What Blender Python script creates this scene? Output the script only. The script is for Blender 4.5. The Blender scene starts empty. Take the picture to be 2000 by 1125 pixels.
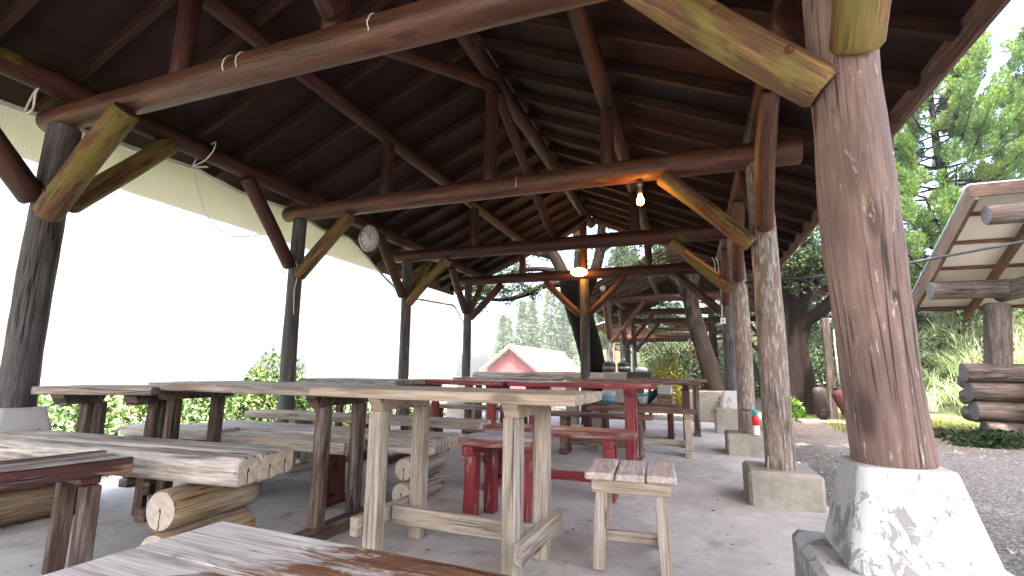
import bpy, math, random
import numpy as np
from mathutils import Vector, Matrix, noise
random.seed(7); RNG = np.random.default_rng(7)
SC = bpy.context.scene
COL = SC.collection
R = math.radians
V = Vector

# ------------------------------------------------------------------ nodes
class NT:
    def __init__(s, name):
        s.m = bpy.data.materials.new(name); s.m.use_nodes = True
        s.t = s.m.node_tree; s.t.nodes.clear()
        s.out = s.t.nodes.new('ShaderNodeOutputMaterial')
    def n(s, typ, ins=None, **kw):
        nd = s.t.nodes.new('ShaderNode' + typ)
        for k, v in kw.items(): setattr(nd, k, v)
        for k, v in (ins or {}).items(): s.set(nd.inputs[k], v)
        return nd
    def set(s, sock, v):
        if isinstance(v, bpy.types.NodeSocket): s.t.links.new(v, sock)
        elif isinstance(v, bpy.types.Node): s.t.links.new(v.outputs[0], sock)
        else:
            if isinstance(v, (tuple, list)) and len(v) == 3 and sock.type == 'RGBA': v = (*v, 1)
            sock.default_value = v
    def math(s, op, a, b=0.0, c=0.0, clamp=False):
        nd = s.n('Math', {0: a, 1: b, 2: c}, operation=op); nd.use_clamp = clamp
        return nd.outputs[0]
    def mix(s, f, a, b, bt='MIX'):
        nd = s.t.nodes.new('ShaderNodeMix'); nd.data_type = 'RGBA'; nd.blend_type = bt
        s.set(nd.inputs[0], f); s.set(nd.inputs[6], a); s.set(nd.inputs[7], b)
        return nd.outputs[2]
    def ramp(s, f, stops, interp='LINEAR'):
        nd = s.n('ValToRGB', {0: f}); e = nd.color_ramp; e.interpolation = interp
        while len(e.elements) < len(stops): e.elements.new(0.5)
        for el, (p, c) in zip(e.elements, stops):
            el.position = p
            el.color = (c, c, c, 1) if not isinstance(c, (tuple, list)) else (*c, 1)
        return nd.outputs[0]
    def noise(s, vec, scale=5, detail=4, rough=.55, dist=0, out=0):
        return s.n('TexNoise', {'Vector': vec, 'Scale': scale, 'Detail': detail, 'Roughness': rough, 'Distortion': dist}).outputs[out]
    def scale(s, vec, sc):
        return s.n('Mapping', {'Vector': vec, 'Scale': sc}).outputs[0]
    def bump(s, h, strength=.3, dist=.01):
        return s.n('Bump', {'Height': h, 'Strength': strength, 'Distance': dist}).outputs[0]
    def bsdf(s, col, rough=.7, normal=None, spec=.3, metal=0, **kw):
        ins = {'Base Color': col, 'Roughness': rough, 'Specular IOR Level': spec, 'Metallic': metal}
        if normal is not None: ins['Normal'] = normal
        for k, v in kw.items(): ins[k.replace('_', ' ')] = v
        return s.n('BsdfPrincipled', ins).outputs[0]
    def end(s, sh):
        s.t.links.new(sh, s.out.inputs[0]); return s.m

def gcoord(t):
    a = t.n('Attribute', attribute_name='gc').outputs['Vector']
    oi = t.n('ObjectInfo').outputs['Random']
    off = t.math('MULTIPLY', oi, 37.0)
    c = t.n('CombineXYZ', {0: off, 1: off, 2: off})
    return t.n('VectorMath', {0: a, 1: c.outputs[0]}, operation='ADD').outputs[0]

def wood(name, dark, light, wear=None, wear_amt=.5, wear_soft=.12, wear_scale=3.0, moss=0.0, moss_col=(.17, .15, .015),
         rough=.72, bump=.35, grain=1.0, crack=.5, spec=.25, blotch=.35, dust=0.0, knots=.6, moss_scale=2.2, wear_map=(1.2, 11, 11)):
    t = NT(name); g = gcoord(t)
    n1 = t.noise(t.scale(g, (1.1*grain, 16*grain, 16*grain)), 1.6, 5, .6, .6)
    n2 = t.noise(t.scale(g, (2.6*grain, 74*grain, 74*grain)), 1.5, 4, .65, .3)
    n3 = t.noise(t.scale(g, (1.3, 4, 4)), 1.3, 4, .6)
    n4 = t.noise(t.scale(g, (5*grain, 230*grain, 230*grain)), 1.3, 2, .5)
    f = t.math('ADD', t.math('MULTIPLY', n1, .34), t.math('ADD', t.math('MULTIPLY', n2, .47), t.math('MULTIPLY', n4, .19)))
    col = t.ramp(f, [(.40, dark), (.505, tuple((a+b)/2 for a, b in zip(dark, light))), (.60, light)])
    bl = t.ramp(n3, [(.35, 1-blotch), (.65, 1+blotch*.25)])
    col = t.mix(1.0, col, bl, 'MULTIPLY')
    h = f
    if knots:
        vo = t.n('TexVoronoi', {'Vector': t.scale(g, (2.1, 7, 7)), 'Scale': 1.0}).outputs['Distance']
        k = t.ramp(vo, [(.10, 1.0), (.19, 0.0)])
        col = t.mix(t.math('MULTIPLY', k, knots), col, tuple(c*.35 for c in dark))
    if wear:
        wn = t.noise(t.scale(g, wear_map), wear_scale, 6, .65, .4)
        wm = t.ramp(wn, [(wear_amt-wear_soft, 1.0), (wear_amt+wear_soft, 0.0)])
        wc = t.ramp(f, [(.36, tuple(c*.45 for c in wear)), (.6, wear)])
        col = t.mix(wm, col, wc)
        h = t.math('SUBTRACT', f, t.math('MULTIPLY', wm, .25))
    if moss:
        mn = t.noise(t.scale(g, (1.0, 2.6, 2.6)), moss_scale, 6, .68, .5)
        mm = t.ramp(mn, [(1-moss-.02, 0.0), (1-moss+.035, .9)])
        mm = t.math('MULTIPLY', mm, t.ramp(n1, [(.3, .45), (.55, 1.0)]))
        col = t.mix(mm, col, t.mix(n2, tuple(c*.55 for c in moss_col), moss_col))
    if crack:
        cn = t.noise(t.scale(g, (.55, 17, 17)), 1.5, 2, .5, .3)
        cr = t.ramp(t.math('ABSOLUTE', t.math('SUBTRACT', cn, .5)), [(.0, 1.0), (.014, .85), (.028, 0.0)])
        gate = t.ramp(t.noise(t.scale(g, (.8, 3, 3)), 2.0, 2), [(.5, 0.0), (.6, 1.0)])
        cr = t.math('MULTIPLY', cr, gate)
        col = t.mix(t.math('MULTIPLY', cr, crack), col, tuple(c*.12 for c in dark))
        h = t.math('SUBTRACT', h, t.math('MULTIPLY', cr, 1.2))
    if dust:
        dn = t.noise(t.scale(g, (4, 9, 9)), 4, 6, .7)
        col = t.mix(t.ramp(dn, [(.5, 0.0), (.72, dust)]), col, (.55, .52, .5))
    ro = t.ramp(n3, [(.3, max(.2, rough-.12)), (.7, min(1, rough+.1))])
    return t.end(t.bsdf(col, ro, t.bump(h, bump, .006), spec))

def wood_end(name, dark, light, rings=620):
    t = NT(name)
    g = t.n('Attribute', attribute_name='gc').outputs['Vector']
    sx = t.n('SeparateXYZ', {0: g})
    y, z = sx.outputs[1], sx.outputs[2]
    d = t.math('SQRT', t.math('ADD', t.math('MULTIPLY', y, y), t.math('MULTIPLY', z, z)))
    nn = t.noise(g, 14, 3)
    w = t.math('SINE', t.math('ADD', t.math('MULTIPLY', d, rings), t.math('MULTIPLY', nn, 9)))
    f = t.math('ADD', t.math('MULTIPLY', w, .07), t.math('ADD', .0, t.math('MULTIPLY', t.noise(g, 38, 6, .75), 1.0)))
    col = t.ramp(f, [(.25, dark), (.75, light)])
    cw = t.math('MULTIPLY', t.math('SUBTRACT', t.noise(g, 30, 2), .5), .02)
    cr = t.math('LESS_THAN', t.math('ABSOLUTE', t.math('ADD', y, cw)), .0035)
    cr = t.math('MULTIPLY', cr, t.math('LESS_THAN', z, .012))
    col = t.mix(cr, col, tuple(c*.08 for c in dark))
    return t.end(t.bsdf(col, .85, t.bump(f, .3, .004), .2))

def plain(name, col, rough=.6, spec=.4, metal=0, var=.15, scale=12, bump=.1, **kw):
    t = NT(name); o = t.n('TexCoord').outputs['Object']
    n = t.noise(o, scale, 5, .6)
    c = t.mix(n, tuple(c*(1-var) for c in col), tuple(min(1, c*(1+var)) for c in col))
    return t.end(t.bsdf(c, rough, t.bump(n, bump, .004), spec, metal, **kw))

def leafmat(name, stops, trans=.3, rough=.6, sheen=0):
    t = NT(name)
    a = t.n('Attribute', attribute_name='lv').outputs['Fac']
    col = t.ramp(a, stops)
    d = t.bsdf(col, rough, None, .25)
    tr = t.n('BsdfTranslucent', {'Color': t.mix(.5, col, t.n('HueSaturation', {'Hue': .48, 'Saturation': 1.15, 'Value': 1.5, 'Color': col}).outputs[0])}).outputs[0]
    ms = t.n('MixShader', {0: trans, 1: d, 2: tr}).outputs[0]
    return t.end(ms)

# ------------------------------------------------------------------ mesh building
def offs(): return V((random.uniform(-40, 40), random.uniform(-40, 40), random.uniform(-40, 40)))
def frame(p0, p1, up=V((0, 0, 1))):
    x = (V(p1)-V(p0)).normalized()
    if abs(x.dot(up)) > .97: up = V((1, 0, 0)) if abs(x.x) < .9 else V((0, 1, 0))
    y = up.cross(x).normalized(); z = x.cross(y)
    return x, y, z

class MB:
    def __init__(s): s.v = []; s.f = []; s.g = []; s.m = []; s.sm = []
    def add(s, vs, fs, gs, mat=0, smooth=False):
        b = len(s.v); s.v += [tuple(v) for v in vs]; s.g += [tuple(g) for g in gs]
        for f in fs: s.f.append([b+i for i in f]); s.m.append(mat); s.sm.append(smooth)
        return s
    def _cbox(s, half, bev):
        hx, hy, hz = half; b = min(bev, hx*.45, hy*.45, hz*.45)
        P = []; idx = {}
        for sx in (-1, 1):
            for sy in (-1, 1):
                for sz in (-1, 1):
                    for k in range(3):
                        p = [sx*(hx-b), sy*(hy-b), sz*(hz-b)]
                        p[k] = (sx*hx, sy*hy, sz*hz)[k]
                        idx[(sx, sy, sz, k)] = len(P); P.append(p)
        F = []
        def I(sg, k): return idx[(*sg, k)]
        for k in range(3):
            for sg in (-1, 1):
                o = [a for a in range(3) if a != k]
                q = []
                for a, c in ((-1, -1), (1, -1), (1, 1), (-1, 1)):
                    t = [0, 0, 0]; t[k] = sg; t[o[0]] = a; t[o[1]] = c; q.append(I(t, k))
                F.append(q)
        for k in range(3):
            o = [a for a in range(3) if a != k]
            for a in (-1, 1):
                for c in (-1, 1):
                    t0 = [0, 0, 0]; t1 = [0, 0, 0]; t0[k] = -1; t1[k] = 1
                    for t in (t0, t1): t[o[0]] = a; t[o[1]] = c
                    F.append([I(t0, o[0]), I(t1, o[0]), I(t1, o[1]), I(t0, o[1])])
        for sx in (-1, 1):
            for sy in (-1, 1):
                for sz in (-1, 1): F.append([idx[(sx, sy, sz, k)] for k in range(3)])
        return P, F
    def box(s, c, size, rot=None, bev=.004, mat=0, axis=None):
        P, F = s._cbox([d/2 for d in size], bev)
        if axis is None: axis = max(range(3), key=lambda i: size[i])
        o = [axis]+[a for a in range(3) if a != axis]; of = offs()
        M = rot if rot is not None else Matrix.Identity(3); c = V(c)
        # fix winding by outward test
        FF = []
        for f in F:
            a, b, d = V(P[f[0]]), V(P[f[1]]), V(P[f[2]])
            nrm = (b-a).cross(d-a); ctr = sum((V(P[i]) for i in f), V())/len(f)
            FF.append(f if nrm.dot(ctr) > 0 else f[::-1])
        s.add([M @ V(p)+c for p in P], FF, [(p[o[0]]+of.x, p[o[1]]+of.y, p[o[2]]+of.z) for p in P], mat)
        return s
    def bar(s, p0, p1, w, h, up=V((0, 0, 1)), bev=.004, mat=0):
        x, y, z = frame(p0, p1, up)
        M = Matrix((x, y, z)).transposed()
        return s.box((V(p0)+V(p1))/2, ((V(p1)-V(p0)).length, w, h), M, bev, mat, 0)
    def log(s, p0, p1, r0, r1=None, seg=18, rings=None, wob=.05, bend=.008, mat=0, emat=1, flat=None, up=V((0, 0, 1)), bev=.012, sq=None, bulge=0):
        r1 = r0 if r1 is None else r1
        p0 = V(p0); p1 = V(p1); L = (p1-p0).length
        x, y, z = frame(p0, p1, up); of = offs()
        rings = rings or max(5, int(L/.11))
        ts = [0]+[bev/L]+[(i+1)/(rings+1) for i in range(rings)]+[1-bev/L, 1]
        vs = []; gs = []
        bx, by = random.uniform(-bend, bend), random.uniform(-bend, bend)
        for j, t in enumerate(ts):
            r = (r0+(r1-r0)*t)*(1+bulge*math.exp(-((t-.40)/.16)**2))
            if j in (0, len(ts)-1): r *= 1-bev/max(r, .02)*.7
            cx = p0+(p1-p0)*t+(y*bx+z*by)*math.sin(math.pi*t)
            for i in range(seg):
                a = 2*math.pi*i/seg
                nn = noise.noise(V((t*L*1.6+of.x, math.cos(a)*.9+of.y, math.sin(a)*.9+of.z)))
                nn += .45*noise.noise(V((t*L*6+of.x, math.cos(a)*2+of.y, math.sin(a)*2+of.z)))
                rr = r*(1+wob*nn)
                yy, zz = rr*math.cos(a), rr*math.sin(a)
                if sq: yy = max(-sq*r, min(sq*r, yy)); zz = max(-sq*r, min(sq*r, zz))
                if flat is not None: zz = min(zz, flat*r)
                vs.append(cx+y*yy+z*zz); gs.append((t*L+of.x, yy+of.y, zz+of.z))
        n = len(ts)
        fs = [[j*seg+i, j*seg+(i+1) % seg, (j+1)*seg+(i+1) % seg, (j+1)*seg+i] for j in range(n-1) for i in range(seg)]
        s.add(vs, fs, gs, mat, True)
        for j, rev in ((0, True), (n-1, False)):
            ring = [vs[j*seg+i] for i in range(seg)]; c = sum(ring, V())/seg
            loc = [(0, (p-c).dot(y), (p-c).dot(z)) for p in ring]
            fl = [[i, (i+1) % seg, seg] for i in range(seg)]
            if rev: fl = [f[::-1] for f in fl]
            s.add(ring+[c], fl, loc+[(0, 0, 0)], emat)
        return s
    def tube(s, pts, rad, seg=12, wob=.0, mat=0, smooth=True, cap=True, freq=3.0):
        pts = [V(p) for p in pts]; n = len(pts)
        if not isinstance(rad, (list, tuple)): rad = [rad]*n
        of = offs(); vs = []; gs = []; prev = None; ln = 0
        for j, p in enumerate(pts):
            d = (pts[min(j+1, n-1)]-pts[max(j-1, 0)]).normalized()
            if prev is None:
                u = V((0, 0, 1)) if abs(d.z) < .9 else V((1, 0, 0))
                y = u.cross(d).normalized()
            else: y = (prev-d*prev.dot(d)).normalized()
            prev = y; z = d.cross(y)
            if j: ln += (p-pts[j-1]).length
            for i in range(seg):
                a = 2*math.pi*i/seg; r = rad[j]
                if wob: r *= 1+wob*(noise.noise(V((ln*freq+of.x, math.cos(a)*1.6+of.y, math.sin(a)*1.6+of.z)))+.6*noise.noise(V((ln*.7+of.x, math.cos(a)*4+of.y, math.sin(a)*4+of.z))))
                vs.append(p+(y*math.cos(a)+z*math.sin(a))*r)
                gs.append((ln+of.x, rad[j]*math.cos(a)+of.y, rad[j]*math.sin(a)+of.z))
        fs = [[j*seg+i, j*seg+(i+1) % seg, (j+1)*seg+(i+1) % seg, (j+1)*seg+i] for j in range(n-1) for i in range(seg)]
        if cap: fs += [list(range(seg))[::-1], [(n-1)*seg+i for i in range(seg)]]
        return s.add(vs, fs, gs, mat, smooth)
    def lathe(s, prof, c=(0, 0, 0), seg=24, mat=0, axis=None):
        c = V(c); vs = []; gs = []
        M = axis if axis is not None else Matrix.Identity(3)
        for r, z in prof:
            for i in range(seg):
                a = 2*math.pi*i/seg; p = V((r*math.cos(a), r*math.sin(a), z))
                vs.append(c+M @ p); gs.append((z, p.x, p.y))
        n = len(prof)
        fs = [[j*seg+i, j*seg+(i+1) % seg, (j+1)*seg+(i+1) % seg, (j+1)*seg+i] for j in range(n-1) for i in range(seg)]
        fs += [list(range(seg))[::-1], [(n-1)*seg+i for i in range(seg)]]
        return s.add(vs, fs, gs, mat, True)
    def prism(s, bot, top, mat=0, bev=0):
        """frustum between two rings of points"""
        n = len(bot); vs = [V(p) for p in bot]+[V(p) for p in top]
        fs = [[i, (i+1) % n, n+(i+1) % n, n+i] for i in range(n)]+[list(range(n))[::-1], list(range(n, 2*n))]
        return s.add(vs, fs, [tuple(v) for v in vs], mat)
    def build(s, name, mats, parent=None, label=None, autosm=None):
        me = bpy.data.meshes.new(name)
        me.from_pydata(s.v, [], s.f)
        for m in (mats if isinstance(mats, (list, tuple)) else [mats]): me.materials.append(m)
        nm = len(me.materials)
        me.polygons.foreach_set('material_index', [min(i, nm-1) for i in s.m])
        me.polygons.foreach_set('use_smooth', s.sm)
        at = me.attributes.new('gc', 'FLOAT_VECTOR', 'POINT')
        at.data.foreach_set('vector', [c for g in s.g for c in g])
        me.update()
        o = bpy.data.objects.new(name, me); COL.objects.link(o)
        if parent is not None: o.parent = parent
        if label: o['label'] = label
        return o

def thing(name, label, cat, loc=(0, 0, 0), rz=0, group=None):
    o = bpy.data.objects.new(name, None); COL.objects.link(o)
    o.empty_display_size = .1
    o.location = loc; o.rotation_euler = (0, 0, rz); o['label'] = label; o['category'] = cat
    if group: o['group'] = group
    return o
def tag(o, label, cat, group=None):
    o['label'] = label; o['category'] = cat
    if group: o['group'] = group
    return o
def kind(o, k, label=None):
    o['kind'] = k
    if label: o['label'] = label
    return o
def dup(root, loc, rz, label, group=None):
    r = root.copy(); COL.objects.link(r); r.location = loc; r.rotation_euler = (0, 0, rz); r['label'] = label
    if group: r['group'] = group
    for ch in list(root.children):
        c = ch.copy(); COL.objects.link(c); c.parent = r
        for g in list(ch.children):
            d = g.copy(); COL.objects.link(d); d.parent = c
    return r

def leaves(name, pos, dirs, length, width, mat, lv=None, parent=None, nrm=None, curl=0.0):
    """many small leaf faces: pos (N,3), dirs (N,3), each a rhombus along dir"""
    pos = np.asarray(pos, float); d = np.asarray(dirs, float); n = len(pos)
    d /= np.linalg.norm(d, axis=1, keepdims=True)+1e-9
    up = RNG.normal(size=(n, 3)) if nrm is None else np.asarray(nrm, float)+RNG.normal(size=(n, 3))*.25
    sd = np.cross(d, up); sd /= np.linalg.norm(sd, axis=1, keepdims=True)+1e-9
    ln = np.broadcast_to(np.asarray(length, float), (n,))*RNG.uniform(.7, 1.25, n)
    wd = np.broadcast_to(np.asarray(width, float), (n,))*RNG.uniform(.7, 1.25, n)
    a = pos; b = pos+d*(ln*.45)[:, None]+sd*(wd*.5)[:, None]; c = pos+d*ln[:, None]; e = pos+d*(ln*.45)[:, None]-sd*(wd*.5)[:, None]
    if curl: c[:, 2] -= curl*ln
    vs = np.stack([a, b, c, e], 1).reshape(-1, 3)
    me = bpy.data.meshes.new(name)
    me.vertices.add(4*n); me.vertices.foreach_set('co', vs.ravel())
    me.loops.add(4*n); me.loops.foreach_set('vertex_index', np.arange(4*n, dtype=np.int32))
    me.polygons.add(n); me.polygons.foreach_set('loop_start', np.arange(0, 4*n, 4, dtype=np.int32))
    me.polygons.foreach_set('loop_total', np.full(n, 4, np.int32))
    at = me.attributes.new('lv', 'FLOAT', 'FACE')
    at.data.foreach_set('value', (RNG.uniform(0, 1, n) if lv is None else np.clip(lv, 0, 1)).astype(np.float32))
    me.materials.append(mat); me.update(calc_edges=True); me.validate()
    o = bpy.data.objects.new(name, me); COL.objects.link(o)
    if parent is not None: o.parent = parent
    return o

def blades(name, base, ang, h, lean, width, mat, parent=None, segs=3, lv=None):
    """grass blades: arcs of quads"""
    base = np.asarray(base, float); n = len(base)
    dx, dy = np.cos(ang), np.sin(ang); px, py = -dy, dx
    vs = np.zeros((n, 2*(segs+1), 3))
    for k in range(segs+1):
        t = k/segs
        out = lean*t**2; z = h*(t-.35*(lean/h)*t**2.2)
        w = width*(1-t**1.5)*.5+.0008
        cx = base[:, 0]+dx*out; cy = base[:, 1]+dy*out; cz = base[:, 2]+z
        vs[:, 2*k] = np.stack([cx+px*w, cy+py*w, cz], 1); vs[:, 2*k+1] = np.stack([cx-px*w, cy-py*w, cz], 1)
    fi = []
    for k in range(segs): fi.append([2*k, 2*k+1, 2*k+3, 2*k+2])
    fi = np.array(fi)[None]+(np.arange(n)*2*(segs+1))[:, None, None]
    fi = fi.reshape(-1, 4); nf = len(fi)
    me = bpy.data.meshes.new(name)
    me.vertices.add(vs.size//3); me.vertices.foreach_set('co', vs.ravel())
    me.loops.add(nf*4); me.loops.foreach_set('vertex_index', fi.ravel().astype(np.int32))
    me.polygons.add(nf); me.polygons.foreach_set('loop_start', np.arange(0, 4*nf, 4, dtype=np.int32))
    me.polygons.foreach_set('loop_total', np.full(nf, 4, np.int32))
    l = RNG.uniform(0, 1, n) if lv is None else lv
    at = me.attributes.new('lv', 'FLOAT', 'FACE'); at.data.foreach_set('value', np.repeat(l, segs).astype(np.float32))
    me.materials.append(mat); me.update(calc_edges=True); me.validate()
    o = bpy.data.objects.new(name, me); COL.objects.link(o)
    if parent is not None: o.parent = parent
    return o
# ------------------------------------------------------------------ materials
M = {}
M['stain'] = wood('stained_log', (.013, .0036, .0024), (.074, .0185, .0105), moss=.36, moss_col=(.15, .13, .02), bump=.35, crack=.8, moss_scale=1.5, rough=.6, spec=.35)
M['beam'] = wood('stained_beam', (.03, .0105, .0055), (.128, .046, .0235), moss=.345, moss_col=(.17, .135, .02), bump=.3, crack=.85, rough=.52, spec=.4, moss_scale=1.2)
M['brace'] = wood('mossy_brace', (.05, .02, .009), (.17, .072, .03), wear=(.27, .165, .08), wear_amt=.42, moss=.485, moss_col=(.165, .145, .03), bump=.4, crack=.9, moss_scale=2.4)
M['post_dark'] = wood('weathered_dark_post', (.035, .032, .034), (.125, .115, .115), wear=(.2, .19, .19), wear_amt=.36, bump=.45, crack=.9)
M['post_red'] = wood('flaking_stained_post', (.18, .118, .104), (.295, .205, .182), wear=(.44, .40, .375), wear_amt=.352, wear_soft=.035, wear_scale=3.4, wear_map=(3.6, 15, 15), moss=.36, moss_col=(.25, .22, .10), bump=.35, crack=.9, knots=.8, blotch=.45)
M['post_pale'] = wood('bleached_post', (.17, .12, .10), (.265, .205, .178), wear=(.42, .395, .36), wear_amt=.46, wear_soft=.05, wear_scale=3.4, wear_map=(2.6, 14, 14), moss=.34, moss_col=(.28, .25, .12), bump=.4, crack=.7)
M['lichen'] = wood('lichen_log', (.12, .065, .028), (.33, .2, .085), wear=(.17, .085, .06), wear_amt=.45, wear_soft=.06, moss=.455, moss_col=(.235, .205, .06), bump=.45, crack=1.0, moss_scale=1.7)
M['stain_end'] = wood_end('stained_log_end', (.02, .012, .01), (.09, .05, .03))
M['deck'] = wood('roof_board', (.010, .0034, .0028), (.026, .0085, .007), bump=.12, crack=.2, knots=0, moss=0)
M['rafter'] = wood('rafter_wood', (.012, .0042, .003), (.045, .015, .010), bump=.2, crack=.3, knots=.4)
M['fascia'] = wood('fascia_board', (.08, .04, .035), (.2, .11, .1), wear=(.32, .25, .22), wear_amt=.4, bump=.25)
M['tin'] = plain('roof_sheet', (.46, .48, .5), .45, .5, .35, .1)
M['newwood'] = wood('sun_bleached_softwood', (.26, .195, .14), (.54, .445, .35), wear=(.53, .48, .44), wear_amt=.40, bump=.3, crack=.6, blotch=.22)
M['graywood'] = wood('weathered_grey_softwood', (.24, .185, .14), (.50, .42, .335), wear=(.52, .475, .44), wear_amt=.46, moss=.25, moss_col=(.3, .27, .17), bump=.4, crack=.8)
M['darkwood'] = wood('dark_weathered_timber', (.036, .02, .017), (.135, .085, .066), wear=(.27, .23, .2), wear_amt=.4, bump=.5, crack=.9, moss=.2, moss_col=(.2, .17, .08))
M['toppale'] = wood('grey_top_boards', (.10, .066, .052), (.29, .21, .17), wear=(.42, .385, .36), wear_amt=.47, bump=.5, crack=.9, rough=.5, spec=.4)
M['red'] = wood('red_painted_wood', (.165, .010, .019), (.29, .030, .044), wear=(.38, .27, .22), wear_amt=.40, wear_soft=.03, bump=.25, crack=.5, knots=.15, blotch=.3, rough=.45, spec=.45)
M['redtop'] = wood('worn_red_board', (.17, .022, .022), (.30, .07, .06), wear=(.46, .33, .27), wear_amt=.44, wear_soft=.08, bump=.25, crack=.6, rough=.4, spec=.5)
M['maroon'] = wood('maroon_painted_wood', (.045, .010, .009), (.105, .024, .019), wear=(.34, .2, .12), wear_amt=.345, wear_soft=.03, bump=.25, rough=.42, spec=.45)
M['olddark'] = wood('old_brown_bench_wood', (.07, .03, .026), (.2, .1, .085), wear=(.34, .27, .22), wear_amt=.42, bump=.4, moss=.22, moss_col=(.2, .17, .07))
M['logbench'] = wood('silvered_log', (.23, .19, .155), (.55, .49, .43), wear=(.6, .58, .56), wear_amt=.46, bump=.45, crack=.9, knots=.9, blotch=.4)
M['cradle'] = wood('yellow_log', (.17, .095, .042), (.43, .29, .155), wear=(.42, .36, .3), wear_amt=.45, bump=.4, crack=.8, knots=.7)
M['log_end'] = wood_end('sawn_log_end', (.27, .2, .145), (.56, .48, .4))
M['log_end_pale'] = wood_end('pale_log_end', (.34, .29, .24), (.62, .57, .52))
M['stooltop'] = wood('worn_pink_boards', (.32, .215, .18), (.56, .43, .38), wear=(.62, .58, .55), wear_amt=.5, bump=.5, crack=.9, wear_scale=4)
M['steel'] = plain('steel', (.35, .34, .33), .4, .5, .9)
M['rust'] = plain('rusty_iron', (.13, .06, .035), .8, .3, .3, .4, 30)
M['black'] = plain('black_enamel', (.012, .013, .016), .35, .5)
M['rubber'] = plain('black_rubber', (.018, .02, .024), .6, .4)
M['white'] = plain('white_plastic', (.75, .76, .76), .5, .4)
M['cord'] = plain('white_cord', (.62, .6, .54), .8, .2)

# foreground table: worn white-grey boards with a brown varnish stain
def fg_mat():
    t = NT('worn_varnished_top'); g = gcoord(t)
    o = t.n('TexCoord').outputs['Object']
    n1 = t.noise(t.scale(g, (1.3, 18, 18)), 1.7, 6, .62, .6)
    n2 = t.noise(t.scale(g, (3, 110, 110)), 1.5, 3, .6)
    f = t.math('ADD', t.math('MULTIPLY', n1, .6), t.math('MULTIPLY', n2, .4))
    brown = t.ramp(f, [(.36, (.045, .017, .010)), (.5, (.19, .085, .042)), (.64, (.43, .28, .17))])
    pale = t.ramp(f, [(.36, (.30, .26, .24)), (.47, (.60, .565, .55)), (.62, (.80, .79, .79))])
    sx = t.n('SeparateXYZ', {0: o}).outputs
    grad = t.math('MULTIPLY_ADD', sx[0], 1.15, .83)
    pn = t.noise(t.scale(g, (2.2, 7, 7)), 1.8, 7, .68, .8)
    msk = t.math('ADD', t.math('MULTIPLY', t.math('SUBTRACT', pn, .5), 2.6), grad)
    msk = t.ramp(msk, [(.36, 0.0), (.62, 1.0)])
    col = t.mix(msk, pale, brown)
    dk = t.ramp(t.noise(t.scale(o, (3, 9, 3)), 2.3, 5, .7), [(.58, 0.0), (.72, .8)])
    col = t.mix(t.math('MULTIPLY', dk, msk), col, (.03, .008, .006))
    sp = t.ramp(t.noise(o, 120, 3, .8), [(.66, 0.0), (.74, .5)])
    col = t.mix(sp, col, (.08, .06, .05))
    return t.end(t.bsdf(col, t.ramp(pn, [(.3, .62), (.7, .85)]), t.bump(f, .5, .004), .3))
M['fgtop'] = fg_mat()

def concrete(name, c0, c1, stain=.5, bump=.25, sc=1.0, grit=1.0):
    t = NT(name); o = t.n('TexCoord').outputs['Object']
    a = t.noise(o, 1.1*sc, 6, .62, .3); b = t.noise(o, 9*sc, 6, .7); c = t.noise(o, 90*sc, 3, .7)
    f = t.math('ADD', t.math('MULTIPLY', a, .5), t.math('ADD', t.math('MULTIPLY', b, .3), t.math('MULTIPLY', c, .2)))
    col = t.ramp(f, [(.38, c0), (.6, c1)])
    st = t.ramp(t.noise(o, 2.7*sc, 6, .72, .5), [(.56, 0.0), (.74, stain)])
    col = t.mix(st, col, tuple(x*.45 for x in c0))
    sp = t.ramp(t.noise(o, 55*sc, 2, .7), [(.69, 0.0), (.75, .55*grit)])
    col = t.mix(sp, col, tuple(x*.3 for x in c0))
    lt = t.ramp(t.noise(o, 38*sc, 3, .7, .2), [(.70, 0.0), (.76, .5)])
    col = t.mix(lt, col, (.62, .6, .57))
    vc = t.n('TexVoronoi', {'Vector': t.n('VectorMath', {0: o, 1: t.n('TexNoise', {'Vector': o, 'Scale': 2.0}).outputs['Color']}, operation='ADD').outputs[0], 'Scale': .32*sc}, feature='DISTANCE_TO_EDGE').outputs['Distance']
    ck = t.ramp(vc, [(0.0, .22), (.003, 0.0)])
    col = t.mix(ck, col, tuple(x*.3 for x in c0))
    return t.end(t.bsdf(col, .88, t.bump(f, bump, .006), .25))
M['floor'] = concrete('concrete_floor', (.31, .295, .285), (.54, .52, .505), .72, .5)
M['block'] = concrete('concrete_block', (.2, .185, .16), (.36, .335, .3), .35, .5, 2.2)

def flaking():
    t = NT('flaking_white_paint'); o = t.n('TexCoord').outputs['Object']
    n = t.math('ADD', t.math('MULTIPLY', t.noise(t.scale(o, (1.3, 1.3, .8)), 19, 8, .75, .8), .68), t.math('MULTIPLY', t.noise(o, 4.5, 3, .5), .32)); z = t.n('SeparateXYZ', {0: o}).outputs[2]
    # paint is lost towards the foot, where rain splashes it
    f = t.math('ADD', n, t.math('MULTIPLY', z, .42))
    msk = t.ramp(f, [(.495, 1.0), (.512, 0.0)])
    gr = t.mix(t.noise(o, 40, 4), (.2, .2, .205), (.32, .32, .32))
    wh = t.mix(t.noise(o, 4, 5), (.46, .47, .48), (.58, .585, .59))
    rs = t.ramp(t.noise(t.scale(o, (9, 9, 1.2)), 2.2, 4), [(.64, 0.0), (.75, .35)])
    wh = t.mix(rs, wh, (.5, .3, .2))
    h = t.math('SUBTRACT', t.math('MULTIPLY', t.noise(o, 30, 5), .3), msk)
    return t.end(t.bsdf(t.mix(msk, wh, gr), .75, t.bump(h, .5, .004), .3))
M['whitepaint'] = flaking()

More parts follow.
